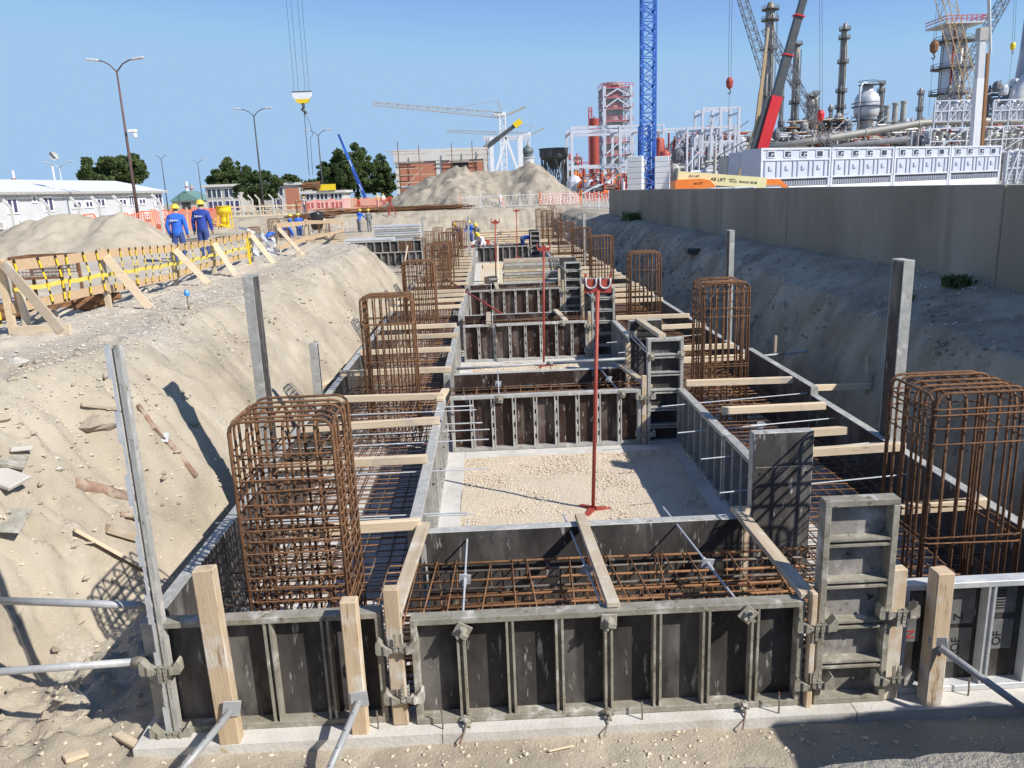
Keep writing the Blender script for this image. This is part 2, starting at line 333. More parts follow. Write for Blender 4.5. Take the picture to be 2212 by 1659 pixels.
me.polygons.add(len(quads)); me.polygons.foreach_set('loop_start', np.arange(0, quads.size, 4, dtype=np.int32))
me.polygons.foreach_set('use_smooth', np.ones(len(quads), bool)); me.update(); me.validate()
# how much loose grey chippings lie in the sand: a band along the left bank and on the right ledge, dust patches
gr = ss(-10.5, -8, XX) * ss(-4.3, -5.1, XX) * ss(7.5, 9.5, YY) * ss(44, 36, YY) + ss(6.3, 7.2, XX) * ss(8.4, 8, XX) * .6
gr = gr * (.30 + 1.5 * fbm(XX * .6, YY * .6 + 5, 4)) + .9 * ss(.25, .5, fbm(XX * 1.1 + 20, YY * 1.1, 4)) * (XX < -2.9) * (YY < 11) * .8
gr = np.clip(gr, 0, 1)
at_ = me.attributes.new('chippings', 'FLOAT', 'POINT'); at_.data.foreach_set('value', gr.ravel().astype(np.float32))
shade_damp = np.clip(ss(5.2, 6.0, XX) * ss(9, 6.9, XX) * (.35 + 1.5 * fbm(XX * 1.3, YY * 1.3, 5, .65)), 0, 1)  # darker right slope: its shade deepened in the colour, plus damp earth patches
dry = np.clip(ss(-5.2, -7., XX) * ss(60, 30, YY) * (.75 + .6 * fbm(XX * .4, YY * .4, 3)), 0, 1)
at_ = me.attributes.new('dry', 'FLOAT', 'POINT'); at_.data.foreach_set('value', dry.ravel().astype(np.float32))
at_ = me.attributes.new('shade_damp', 'FLOAT', 'POINT'); at_.data.foreach_set('value', shade_damp.ravel().astype(np.float32))
m = mat('sand', (.385, .33, .25), (.49, .43, .335), 1.1, .95, bump=.0, c=(.31, .265, .20), cscale=.8, cmin=.5, cmax=.68, rnd=False)
N = m.node_tree.nodes; L = m.node_tree.links; p = N['Principled BSDF']; col = p.inputs['Base Color'].links[0].from_socket
tc = N.new('ShaderNodeTexCoord')
def nz(sc, d=6.):
    n = N.new('ShaderNodeTexNoise'); n.inputs['Scale'].default_value = sc; n.inputs['Detail'].default_value = d; n.inputs['Roughness'].default_value = .65
    L.new(tc.outputs['Object'], n.inputs[0]); return n.outputs[0]
def mixc(fac, a, b):
    x = N.new('ShaderNodeMix'); x.data_type = 'RGBA'; L.new(fac, x.inputs[0])
    for s_, q in ((6, a), (7, b)):
        if isinstance(q, tuple): x.inputs[s_].default_value = (*q, 1)
        else: L.new(q, x.inputs[s_])
    return x.outputs[2]
def rng(v, a, b, c=0., d=1.):
    x = N.new('ShaderNodeMapRange'); L.new(v, x.inputs[0])
    for i, q in enumerate((a, b, c, d)): x.inputs[i + 1].default_value = q
    return x.outputs[0]
def mul(a, b):
    x = N.new('ShaderNodeMath'); x.operation = 'MULTIPLY'
    for i, q in enumerate((a, b)):
        if isinstance(q, float): x.inputs[i].default_value = q
        else: L.new(q, x.inputs[i])
    return x.outputs[0]
at1 = N.new('ShaderNodeAttribute'); at1.attribute_name = 'chippings'
at2 = N.new('ShaderNodeAttribute'); at2.attribute_name = 'shade_damp'
vor = N.new('ShaderNodeTexVoronoi'); vor.inputs['Scale'].default_value = 22; L.new(tc.outputs['Object'], vor.inputs[0])
chip = mixc(rng(vor.outputs['Distance'], .1, .6), (.60, .555, .48), (.40, .36, .30))
col = mixc(at1.outputs['Fac'], col, chip)
at3 = N.new('ShaderNodeAttribute'); at3.attribute_name = 'dry'
col = mixc(mul(at3.outputs['Fac'], .7), col, (.60, .53, .43))
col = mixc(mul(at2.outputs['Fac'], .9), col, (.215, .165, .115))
col = mixc(rng(nz(40, 4), .66, .74), col, (.62, .56, .46))
col = mixc(rng(nz(26, 5), .67, .76), col, (.24, .20, .15))
L.new(col, p.inputs['Base Color'])
bp = N.new('ShaderNodeBump'); bp.inputs['Strength'].default_value = .7; bp.inputs['Distance'].default_value = .03; L.new(nz(9), bp.inputs['Height'])
b2 = N.new('ShaderNodeBump'); b2.inputs['Strength'].default_value = .8; b2.inputs['Distance'].default_value = .012; L.new(nz(55, 4), b2.inputs['Height'])
L.new(bp.outputs[0], b2.inputs['Normal'])
b3 = N.new('ShaderNodeBump'); b3.inputs['Distance'].default_value = .02; L.new(mul(at1.outputs['Fac'], .6), b3.inputs['Strength'])
b3.invert = True; L.new(vor.outputs['Distance'], b3.inputs['Height']); L.new(b2.outputs[0], b3.inputs['Normal']); L.new(b3.outputs[0], p.inputs['Normal'])
me.materials.append(m); struct(inst('ground', me))
def gz(x, y): return float(terr(np.array([float(x)]), np.array([float(y)]))[0])

# ------------------------------------------------------------------ blinding concrete under the footings and stone beds between them
BY = [5.35, 11.95, 18.75, 25.6, 46.2]; BW = 1.68        # front faces of the cross beams, their width
mb = MB()
def slab(mb, x0, x1, y0, y1, z1):
    mb.box(x0, x1, y0, y1, -.14, z1)
slab(mb, -2.86, -.52, 5.235, 64, -.002); slab(mb, 2.68, 4.98, 5.225, 64, -.002)
for i, y in enumerate(BY): slab(mb, -.515, 2.675, y - (.12 if i == 0 else .3), y + BW + .3, -.004)
struct(mb.build('blinding_slab', 'concrete'))
mat('gravel_bed', (.62, .52, .39), (.76, .65, .50), 30, .95, bump=1., bscale=45, c=(.42, .36, .28), cscale=24, cmin=.55, cmax=.7, rnd=False)
mb = MB()
for a, b in ((BY[0] + BW + .3, BY[1] - .3), (BY[1] + BW + .3, BY[2] - .3), (BY[2] + BW + .3, BY[3] - .3), (BY[3] + BW + .3, BY[4] - .3)):
    n = 30; k = 26; V = []
    for j in range(n + 1):
        for i in range(k + 1):
            x = -.52 + 3.2 * i / k; y = a + (b - a) * j / n; V.append((x, y, -.005 + .03 * float(fbm(np.array([x * 2.]), np.array([y * 2.]), 3)[0])))
    mb.add(V, [(j * (k + 1) + i, j * (k + 1) + i + 1, (j + 1) * (k + 1) + i + 1, (j + 1) * (k + 1) + i) for j in range(n) for i in range(k)])
struct(mb.build('gravel_bed', 'gravel_bed', smooth=True))

def stones(name, n, xr, yr, zf, s0, s1, mt, keep=None):
    """loose chippings: many small crooked stones as one mass"""
    base = np.array([(0, 0, 1), (0, 0, -1), (1, .1, 0), (.2, 1, .1), (-1, .2, 0), (-.1, -1, -.1)], float)
    fa = np.array([(0, 2, 3), (0, 3, 4), (0, 4, 5), (0, 5, 2), (1, 3, 2), (1, 4, 3), (1, 5, 4), (1, 2, 5)])
    x = RNG.uniform(*xr, n); y = RNG.uniform(*yr, n)
    if keep is not None: k = keep(x, y); x, y = x[k], y[k]; n = len(x)
    z = zf(x, y); s = s0 + (s1 - s0) * RNG.random(n)**2.5
    v = base[None] * (1 + .35 * RNG.standard_normal((n, 6, 3))) * s[:, None, None] * np.array([1, 1, .62])
    t = RNG.uniform(0, 6.28, n); c, q = np.cos(t), np.sin(t)
    vx = v[..., 0] * c[:, None] - v[..., 1] * q[:, None]; vy = v[..., 0] * q[:, None] + v[..., 1] * c[:, None]
    v = np.stack([vx + x[:, None], vy + y[:, None], v[..., 2] + (z + s * .25)[:, None]], -1).reshape(-1, 3)
    f = (fa[None] + 6 * np.arange(n)[:, None, None]).reshape(-1, 3)
    me = bpy.data.meshes.new(name); me.from_pydata(v.tolist(), [], f.tolist()); me.materials.append(MATS[mt])
    o = inst(name, me); stuff(o); return o
flat = lambda h: (lambda x, y: np.full_like(x, h))
mat('gravel_stone', (.56, .465, .35), (.77, .67, .53), 20, .95, rnd=False)
mat('chip_stone', (.42, .385, .33), (.64, .60, .53), 9, .95, rnd=False)
stuff(tag(stones('gravel', 12000, (-.5, 2.66), (7.4, 11.6), flat(-.005), .007, .019, 'gravel_stone'), 'cream crushed limestone filling the nearest bay between forms', 'gravel'))
stuff(tag(stones('gravel', 4000, (-.5, 2.66), (13.9, 18.4), flat(-.005), .012, .03, 'gravel_stone'), 'cream crushed limestone in the second bay', 'gravel'))
stuff(tag(stones('chippings', 11000, (-9.5, -4.3), (7.6, 34), terr, .008, .036, 'chip_stone', lambda x, y: RNG.random(len(x)) < np.clip(.45 + 2.2 * fbm(x * .5, y * .5, 3) + .3 * (x > -6.6), .03, 1)), 'loose grey and white chippings strewn along the left bank', 'chippings'))
stuff(tag(stones('chippings', 2200, (6.2, 8.5), (7, 40), terr, .012, .04, 'chip_stone'), 'small stones on the shaded ledge below the concrete wall', 'chippings'))
stuff(tag(stones('pebbles', 1500, (-4.6, 4.6), (4.6, 5.4), terr, .006, .022, 'gravel_stone', lambda x, y: (y < 5.22) | (x < -3)), 'pale pebbles in the sand before the front forms', 'pebbles'))
stuff(tag(stones('rubble', 1500, (-5.6, -3.0), (5.4, 11), terr, .005, .026, 'gravel_stone'), 'crumbled sandy clods and pebbles on the near left slope', 'rubble'))
stuff(tag(stones('crumbs', 7000, (-5.4, -3.1), (8, 34), terr, .004, .018, 'gravel_stone'), 'tiny pale pebbles and clods on the long left slope', 'pebbles'))
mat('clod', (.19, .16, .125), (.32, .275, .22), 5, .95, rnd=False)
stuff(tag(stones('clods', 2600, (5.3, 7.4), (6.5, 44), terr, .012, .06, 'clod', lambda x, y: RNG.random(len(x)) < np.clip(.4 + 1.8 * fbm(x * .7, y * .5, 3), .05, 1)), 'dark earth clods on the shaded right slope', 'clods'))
stuff(tag(stones('sand_clods', 4200, (-5.6, -3.0), (5.4, 33), lambda x, y: terr(x, y) - .008, .012, .062, 'sand', lambda x, y: RNG.random(len(x)) < np.clip(.28 + 2.4 * fbm(x * 1.1 + 8, y * .9, 4) + .5 * (y < 10), .02, 1)), 'crumbled sand clods lying on the left slope and at its foot', 'clods'))
stuff(tag(stones('soil_clods', 2600, (5.2, 6.9), (6.2, 44), lambda x, y: terr(x, y) - .01, .015, .075, 'sand', lambda x, y: RNG.random(len(x)) < np.clip(.3 + 2.2 * fbm(x * .9 + 18, y * .7, 4), .03, 1)), 'crumbled soil on the shaded slope below the wall', 'clods'))
# ================================================================== FORMWORK PANELS
def panel_meshes(L, H, horiz, nrib, fm, pm, slots):
    def rail(x0, x1, z0, z1): return MB().cbox(x0, x1, 0, .116, z0, z1, .004)
    d = {}
    d['top_rail'] = rail(0, L, H - .05, H).mesh(fm); d['bottom_rail'] = rail(0, L, 0, .05).mesh(fm)
    d['end_rail'] = rail(0, .05, .0505, H - .0505).mesh(fm)
    d['plywood'] = MB().box(.006, L - .006, .102, .1185, .006, H - .006).mesh(pm)
    # a rib is a folded hat section: two narrow flanges with a groove between them
    m = MB(); n = (L if horiz else H) - .101; wv = .018
    segs = [(0, n)]
    for a, b in segs:
        for u0, u1, y0, y1 in ((-.032, -.032 + wv, .004, .101), (.032 - wv, .032, .004, .101), (-.032 + wv, .032 - wv, .052, .101)):
            if slots and y0 == .052:
                k = max(3, int(n / .16)); 
                for j in range(k):
                    w0 = n * j / k; w1 = n * (j + .62) / k
                    (m.box(u0, u1, .012, .09, w0, w1) if not horiz else m.box(w0, w1, .012, .09, u0, u1))
                continue
            (m.box(u0, u1, y0, y1, a, b) if not horiz else m.box(a, b, y0, y1, u0, u1))
    d['rib'] = m.mesh(fm); return d
PANELS = []
def panel(label, loc, rz, L, H, nrib=7, horiz=False, fm='galv', pm='ply', slots=False, group='steel framed formwork panels', name='formwork', tilt=None):
    key = ('panel', round(L, 3), H, horiz, nrib, fm, pm, slots)
    d = cached(key, lambda: panel_meshes(L, H, horiz, nrib, fm, pm, slots))
    t = thing(name, label, 'formwork panel', loc, rz, group, rot=tilt)
    inst('plywood', d['plywood'], t); inst('top_rail', d['top_rail'], t); inst('bottom_rail', d['bottom_rail'], t)
    inst('end_rail', d['end_rail'], t); inst('end_rail', d['end_rail'], t, (L - .05, 0, 0))
    for i in range(nrib):
        if horiz: inst('rib', d['rib'], t, (.0505, 0, H * (i + 1) / (nrib + 1)))
        else: inst('rib', d['rib'], t, (L * (i + 1) / (nrib + 1), 0, .0505))
    PANELS.append(t); return t
H9 = .9
XL, XR = -.72, 2.28
beam = ['front cross beam', 'second cross beam', 'third cross beam', 'fourth cross beam', 'farthest cross beam']
for i, y in enumerate(BY):
    b = beam[i]; near = i == 0
    panel(f'low wide panel with ribs facing the camera on the {b}', (XL, y, 0), 0, 3.0, H9, 7 if i != 1 else 8, fm='galv_old' if near else 'galv',
          pm='ply' if i in (0, 4) else 'ply_brown', slots=i in (1, 2, 3))
    panel(f'smooth dark plywood panel closing the back of the {b}', (XR + .02, y + BW, 0), math.pi, 3.02, H9, 7, pm='ply' if i in (0, 4) else 'ply_brown')
    panel(f'tall narrow ladder-like panel at the right end of the {b}', (2.385, y - .004, .0), 0, .56, 1.70, 4 if near else 5, True, fm='galv_old' if near else 'galv', pm='ply_worn' if near else 'ply')
    panel(f'tall narrow dark plywood panel behind the right end of the {b}', (2.945, y + BW + (.02 if near else 0), .03), math.pi, .57, 1.70, 4, True, pm='ply')
panel('wide front panel with timber uprights at the left corner', (-2.66, 5.40, 0), 0, 1.72, .95, 3, fm='galv_old', pm='ply')
panel('bright zinc panel with printed plywood at the front right corner', (3.07, 5.42, 0), 0, 1.75, .95, 4, fm='galv_pale', pm='ply')
bay = ['nearest', 'second', 'third', 'fourth']
for i in range(4):
    y0 = BY[i] + BW + .005; y1 = BY[i + 1] - .005; n = 2 if i < 3 else 6; st = (y1 - y0) / n
    for k in range(n):
        a = y0 + st * k; pos = ['near half', 'far half'][k] if n == 2 else ORD[k] + ' length'
        panel(f'lengthwise panel on the left side of the {bay[i]} gravel bay, {pos}', (-.785 + random.uniform(-.015, .015), a, .0), math.pi / 2 + random.uniform(-.006, .006), st - .012, H9, 5)
        panel(f'lengthwise panel on the right side of the {bay[i]} gravel bay, {pos}', (2.865 + random.uniform(-.015, .015), a + st - .006, 0), -math.pi / 2 + random.uniform(-.006, .006), st - .012, H9, 6)
# outer sides of both footing strips
def outer(side, y0, y1, k, n):
    if side == 'l': panel(f'{ORD[k]} panel along the outer left side of the left footing', (-2.79, y1, 0), -math.pi / 2, y1 - y0 - .01, H9 + .03 * (k % 2), 5)
    else: panel(f'{ORD[k]} panel along the outer right side of the right footing', (4.78, y0, 0), math.pi / 2, y1 - y0 - .01, H9 + (.12 if k == 2 else .0) , 5)
edges = [5.5, 8.4, 11.2, 14.2, 17.2, 20.2, 23.2, 26.2, 29.2, 32.2, 36, 41, 46, 51]
for k in range(len(edges) - 1): outer('l', edges[k], edges[k + 1], k, 0); outer('r', edges[k], edges[k + 1], k, 0)

# prints on the plywood at the front right
def text(body, size, mt, parent, loc, rot, name='print', depth=.002):
    cu = bpy.data.curves.new('text', 'FONT'); cu.body = body; cu.size = size; cu.extrude = depth; cu.align_x = 'LEFT'
    o = bpy.data.objects.new('tmp', cu); COL.objects.link(o); bpy.context.view_layer.update()
    me = bpy.data.meshes.new_from_object(o.evaluated_get(bpy.context.evaluated_depsgraph_get()))
    bpy.data.objects.remove(o); me.materials.clear(); me.materials.append(MATS[mt]); return inst(name, me, parent, loc, rot)
fr = [t for t in PANELS if 'printed plywood' in t['label']][0]
MB().box(0, .13, .097, .1018, 0, .44).build('print_patch', 'print_grey', fr, (.075, 0, .40))
UPR = (R(90), R(-90), 0)
text('ndu', .10, 'print_red', fr, (.165, .096, .60), UPR); text('N', .10, 'print_red', fr, (.165, .096, .43), UPR)
for x, z, h, s_ in ((.43, .54, .3, 'Z'), (.43, .2, .3, 'ROF'), (.76, .62, .26, 'IIIIIII'), (.76, .30, .26, 'OF'), (1.1, .5, .3, 'IIIII')):
    MB().box(0, .2, .098, .1018, 0, h).build('print_patch', 'print_grey', fr, (x, 0, z))
    text(s_, .1, 'print_black', fr, (x + .11, .097, z + .03), UPR)

# ------------------------------------------------------------------ timbers
def timber(name, label, cat, p, q, w, h, mt='timber', group=None, ref=(0, 0, 1), c=.005):
    """a sawn board from p to q, w wide and h high, built along its own x axis"""
    p, q = Vector(p), Vector(q); d = q - p; l = d.length
    key = ('tim', round(l, 2), w, h, mt); l2 = round(l, 2)
    me = cached(key, lambda: MB().cbox(0, l2, -w / 2, w / 2, -h / 2, h / 2, c).mesh(mt))
    x = d.normalized(); r_ = Vector(ref); r_ = r_ if abs(x.dot(r_)) < .97 else Vector((0, 1, 0))
    y = r_.cross(x).normalized(); z = x.cross(y)
    o = inst(name, me, None, p); o.rotation_euler = Matrix((x, y, z)).transposed().to_euler()
    return tag(o, label, cat, group)
Lp = [6.98, 8.90, 10.45, 11.9, 13.75, 15.6, 17.2, 18.55, 21.7, 23.05, 24.2, 25.3, 27.3, 28.8, 30.4, 31.9, 33.4, 35, 36.4, 38]
for i, y in enumerate(Lp):
    dz = random.uniform(-.004, .004); sk = random.uniform(-.07, .07); x0 = -2.66 + random.uniform(-.25, .1) if i else -2.0
    timber('timber_spacer', f'{ORD[i]} pale timber spacer from the front laid across the left footing', 'timber spacer', (x0, y + sk, .958 + dz), (-.80 + random.uniform(-.06, .03), y - sk, .956 + dz), .075, .10, 'timber', 'timber spacers across the footings')
Rp = [(6.85, 3.45, 4.62), (8.55, 3.0, 4.72), (9.25, 3.25, 4.35), (10.4, 3.1, 4.55), (11.95, 3.0, 4.8), (13.7, 2.98, 4.5), (14.75, 3.0, 4.6), (17.1, 3.0, 4.7), (18.6, 2.95, 4.7),
      (21.5, 2.95, 4.7), (22.7, 2.95, 4.7), (23.9, 2.95, 4.7), (25, 2.95, 4.7), (27.3, 2.95, 4.7), (28.4, 2.95, 4.7), (29.6, 2.95, 4.7), (31.1, 2.95, 4.7), (33, 2.95, 4.7), (35, 2.95, 4.7), (37, 2.95, 4.7)]
for i, (y, a, b) in enumerate(Rp):
    sk = random.uniform(-.05, .05); dz = random.uniform(-.004, .004)
    timber('timber_spacer', f'{ORD[i]} pale timber spacer from the front laid across the right footing', 'timber spacer', (a, y + sk, .957 + dz), (b, y - sk, .957 + dz), .075, .10, 'timber', 'timber spacers across the footings')
far = [(y, x0, x1) for y in (40, 41.7, 43.8, 48.5, 50) for x0, x1 in ((-2.7, -.85), (2.95, 4.7))]
for k, (y, a, b) in enumerate(far):
    timber('timber_spacer', f'far pale timber spacer across the {["left", "right"][k % 2]} footing, {ORD[k // 2]} beyond the panel stack', 'timber spacer', (a, y, .96), (b, y, .96), .075, .10, 'timber', 'far timber spacers')
# boards spanning the cross beams
timber('spacer_board', 'pale board laid lengthwise over the front beam at its left end', 'board', (-.83, 5.36, .955), (-.74, 7.06, .935), .115, .04, 'timber_old')
timber('spacer_board', 'pale board laid lengthwise over the middle of the front beam', 'board', (.82, 5.38, .93), (.76, 7.08, .935), .10, .045, 'timber_old')
timber('spacer_board', 'grey board laid lengthwise over the front beam at its right end', 'board', (2.30, 5.36, .935), (2.28, 7.08, .935), .115, .05, 'timber_old')
timber('spacer_board', 'grey board slanting over the right end of the second cross beam', 'board', (2.42, 12.0, .93), (2.22, 13.62, .935), .11, .05, 'timber_old')
timber('spacer_board', 'short board lying on the form corner left of the second cross beam', 'board', (-.86, 11.7, .935), (-.80, 12.35, .935), .12, .05, 'timber')
timber('spacer_board', 'pale short board over the left part of the third cross beam', 'board', (-.1, 18.75, .935), (-.1, 20.45, .935), .12, .05, 'timber_old')
timber('spacer_board', 'pale short board over the right part of the third cross beam', 'board', (1.75, 18.75, .935), (1.65, 20.45, .935), .13, .05, 'timber_old')
timber('spacer_board', 'pale short board over the left part of the fourth cross beam', 'board', (.2, 25.6, .935), (.15, 27.25, .935), .12, .05, 'timber_old')
timber('spacer_board', 'grey steel-pale board bridging the tall panels of the second beam', 'board', (2.62, 12.0, 1.73), (2.55, 13.6, 1.73), .12, .06, 'timber_old')
# upright timbers at the front
def upright(label, x, y, z0, z1, w, d, mt='timber_up', lean=0., yl=0., name='timber_post'):
    me = cached(('up', w, d, round(z1 - z0, 2), mt), lambda: MB().cbox(-w / 2, w / 2, -d / 2, d / 2, 0, z1 - z0, .008).mesh(mt))
    return tag(inst(name, me, None, (x, y, z0), (yl, lean, random.uniform(-.05, .05))), label, 'timber post')
upright('thick weathered timber post leaning before the left front panel', -2.13, 5.29, -.08, 1.42, .155, .11, lean=-.03, yl=-.03)
upright('shorter bright timber post before the left front panel, beside the beam', -1.15, 5.32, -.06, 1.12, .125, .10)
upright('timber filler post clamped between left front panel and cross beam', -.845, 5.395, .0, 1.16, .12, .085)
upright('orange-brown timber post before the printed plywood at front right', 3.29, 5.325, -.1, 1.12, .135, .13)
upright('pale timber filler clamped right of the front ladder-like panel', 2.995, 5.40, 0, 1.12, .115, .085)
upright('thin timber strip squeezed between front beam panel and ladder-like panel', 2.332, 5.35, -.03, .98, .05, .07)
upright('thin timber strip in the gap at the rear right corner of the front beam', 2.34, 6.95, 0, 1.0, .06, .06)
for i in (1, 2, 3):
    upright(f'timber strip between wide panel and ladder-like panel of the {beam[i]}', 2.33, BY[i] + .03, 0, 1.12, .075, .07)
    upright(f'tall pale timber strip behind the right end of the {beam[i]}', 2.345, BY[i] + BW - .14, 0, 1.35 + .25 * (i == 2), .085, .06)
# ------------------------------------------------------------------ tall steel posts standing above the forms
def steel_post(label, x0, x1, y0, y1, h, mt=('galv', 'ply'), face='x-'):
    t = thing('formwork_post', label, 'steel post', (x0, y0, 0), 0, 'narrow panels standing on end')
    W, D = x1 - x0, y1 - y0
    fr = MB(); fr.cbox(0, W, 0, .012, 0, h, .004); fr.cbox(0, W, D - .012, D, 0, h, .004); fr.box(0, W, .012, D - .012, h - .02, h - .001); 
    fr.build('frame', mt[0], t)
    MB().box(.004 if face == 'x-' else W - .02, .02 if face == 'x-' else W - .004, .0125, D - .0125, .0, h - .021).build('plywood', mt[1], t)
    MB().box(.021 if face == 'x-' else .004, W - .004 if face == 'x-' else W - .021, .0125, D - .0125, .0, h - .0215).build('side_sheet', mt[0], t)
    return t
steel_post('tall thick post with pale front face beside the right rebar column', 4.74, 4.87, 8.98, 9.26, 3.06)
steel_post('slim pale post on the right footing behind the second rebar column', 4.72, 4.82, 15.6, 15.82, 3.09)
steel_post('tall thick grey post with dark right face beyond the front left rebar column', -2.92, -2.80, 9.4, 9.68, 3.14, face='x+')
steel_post('short grey post on the left footing side behind the second rebar column', -2.95, -2.82, 12.5, 12.62, 1.75, face='x+')
steel_post('slim pale post far down the trench near the kneeling men', -1.02, -.92, 38.6, 38.8, 2.9)
steel_post('slim pale post far down the trench by the right cages', 4.0, 4.12, 34.0, 34.2, 2.95)
steel_post('faint pale post far left of the crouching workers', -4.15, -4.03, 50, 50.2, 2.7)
# slotted corner profile at the front left: two steel flanges with stepped edges and slots
t = thing('corner_profile', 'tall slotted zigzag-edged corner profile at the front left', 'corner profile', (-2.66, 5.40, 0), 0)
hh = 3.08; fl = MB()
k = 13
for j in range(k):
    z0, z1 = hh * j / k, hh * (j + 1) / k; e = .0 if j % 2 else .035
    fl.box(-.02 - e, .012, -.006, .004, z0, z1 - .002)
fl.build('stepped_flange', 'galv_pale', t)
fl = MB(); z = 0.
while z < hh - .02:                                             # the front flange is built round its slots
    z2 = min(z + .40, hh); fl.box(.05, .075, -.012, .0, z, z2 - .003); fl.box(.082, .11, -.012, .0, z, z2 - .003)
    fl.box(.075, .082, -.012, 0, z, z2 - .10); z += .40
fl.build('slotted_flange', 'galv', t)
MB().box(.013, .049, .02, .03, 0, hh - .03).build('web', 'galv_old', t)
MB().box(.10, .112, -.0, .09, 0, hh - .01).build('side_flange', 'galv', t); t.scale = (.62, .7, 1); t.location.x = -2.635

# ------------------------------------------------------------------ clamps, ties, props
def clamp_meshes():
    d = {}
    j = MB(); prof = [(-.012, -.052), (.082, -.054), (.094, -.035), (.09, .045), (.072, .062), (.05, .035), (.03, .004), (-.012, -.004)]
    j.prism([(x, -.045, z) for x, z in prof], (0, .075, 0)); j.prism([(.012, -.058, -.05), (.03, -.058, -.05), (.03, -.058, .03), (.012, -.058, .012)], (0, .014, 0)); d['jaw'] = j.mesh('galv_old')
    d['bar'] = MB().cbox(-.12, .12, -.042, .0, -.048, -.008, .005).mesh('galv_old')
    wdg = MB(); 
    for x in (-.022, .022):
        for k in range(5): wdg.box(x - .011, x + .011, -.05, -.038, -.03 + .03 * k, -.03 + .03 * k + .02)
        wdg.box(x - .011, x - .006, -.048, -.04, -.03, .12); wdg.box(x + .006, x + .011, -.048, -.04, -.03, .12)
    d['wedge'] = wdg.mesh('galv_old'); return d
def clamp(label, x, y, z, rz=0., up=True, sc=1.):
    d = cached('clamp', clamp_meshes); t = thing('form_clamp', label, 'clamp', (x, y, z), rz, 'wedge clamps joining the forms')
    t.scale = (sc,) * 3
    inst('clamp_bar', d['bar'], t); inst('jaw', d['jaw'], t, (.062, 0, 0)); inst('jaw', d['jaw'], t, (-.062, 0, 0), scale=(-1, 1, 1))
    inst('wedge', d['wedge'], t, (.015, 0, .0 if up else -.09)); return t
clamp('upper wedge clamp on the timber filler left of the front beam', -.83, 5.35, .70, up=True)
clamp('lower wedge clamp on the timber filler left of the front beam', -.80, 5.35, .27, up=True)
clamp('upper wedge clamp at the left edge of the front ladder-like panel', 2.36, 5.335, .72, up=False)
clamp('lower wedge clamp at the left edge of the front ladder-like panel', 2.36, 5.335, .22, up=True)
clamp('upper wedge clamp at the right edge of the front ladder-like panel', 2.98, 5.335, .80, up=False)
clamp('lower wedge clamp at the right edge of the front ladder-like panel', 2.98, 5.335, .23, up=True)
clamp('wedge clamp holding the slotted corner profile at mid height', -2.62, 5.39, .60, up=False)
clamp('wedge clamp at the foot of the slotted corner profile', -2.62, 5.39, .03, up=False)
for i in (1, 2, 3, 4):
    clamp(f'upper clamp joining wide and ladder-like panel of the {beam[i]}', 2.35, BY[i] - .02, .80, up=False)
    clamp(f'lower clamp joining wide and ladder-like panel of the {beam[i]}', 2.35, BY[i] - .02, .18, up=False)
def plate_mesh():
    m = MB(); q = .062; m.cbox(-q, q, -.012, 0, -q, q, .005); m.lathe([(.045, 0), (.04, .02), (.02, .035), (.018, .06)], 8)
    V = m.v[24:]; m.v[24:] = [(x, -.012 - z, y) for x, y, z in V]; 
    for a in (0, 2.09, 4.19): m.bar((0, -.045, 0), (.05 * math.cos(a), -.06, .05 * math.sin(a)), .022, .016)
    return m.mesh('galv_old')
def tie(label, p, q, mid=None, plates=(True, False), twist=.7, mt='galv_pale', r=.0095):
    t = thing('tie_rod', label, 'tie rod', p, 0, 'threaded tie rods'); p, q = Vector(p), Vector(q); d = q - p
    MB().tube((0, 0, 0), d, r, 7).build('rod', mt, t)
    pm = cached('plate', plate_mesh); rz = math.atan2(d.x, d.y)
    if plates[0]: inst('anchor_plate', pm, t, d.normalized() * .05, (0, twist, -rz))
    if plates[1]: inst('anchor_plate', pm, t, d - d.normalized() * .05, (0, twist, math.pi - rz))
    if mid is not None:
        MB().box(-.05, .05, -.004, .004, -.05, .05).build('water_plate', 'galv_pale', t, d * mid, (.25, .12, 0))
        MB().tube((0, 0, 0), d.normalized() * .22, .016, 7).build('coupler', 'galv_pale', t, d * (mid - .06))
    return t
y0, y1 = BY[0] - .06, BY[0] + BW + .28
tie('tie rod with diamond plate crossing the left part of the front beam', (-.33, y0, .80), (-.33, y1, .82), .42, twist=.5)
tie('tie rod with square plate crossing the middle of the front beam', (.78, y0, .82), (.62, y1, .86), .42, twist=.08)
tie('tie rod with diamond plate crossing the right part of the front beam', (1.84, y0, .82), (1.62, y1, .88), .42, twist=.75)
for k, x in enumerate((-.33, .77, 1.83)):
    t = thing('tie_stub', f'{["left", "middle", "right"][k]} mortar-caked tie stub at the foot of the front beam', 'tie stub', (x, BY[0] - .012, .035), 0, 'tie stubs at the form foot')
    inst('anchor_plate', cached('plate', plate_mesh), t, (0, 0, 0), (.25, .6 + .3 * k, .1), (.75, .9, .55))
    MB().path([(0, -.03, 0), (-.02, -.10, -.03), (-.06, -.17, -.09)], .007, 5).build('wire', 'bar_grey', t)
for k, (x, sx) in enumerate(((.05, .05), (1.98, 1.85))):
    tie(f'tie rod with plate on the {["left", "right"][k]} part of the second cross beam', (x, BY[1] - .05, .84), (sx, BY[1] + BW + .25, .88), .5, twist=.1 + .2 * k)
for i in (2, 3):
    for k, x in enumerate((.0, 1.68)):
        tie(f'tie rod with plate on the {["left", "right"][k]} part of the {beam[i]}', (x, BY[i] - .05, .86), (x, BY[i] + BW + .2, .9), None, twist=.6 - .5 * k)
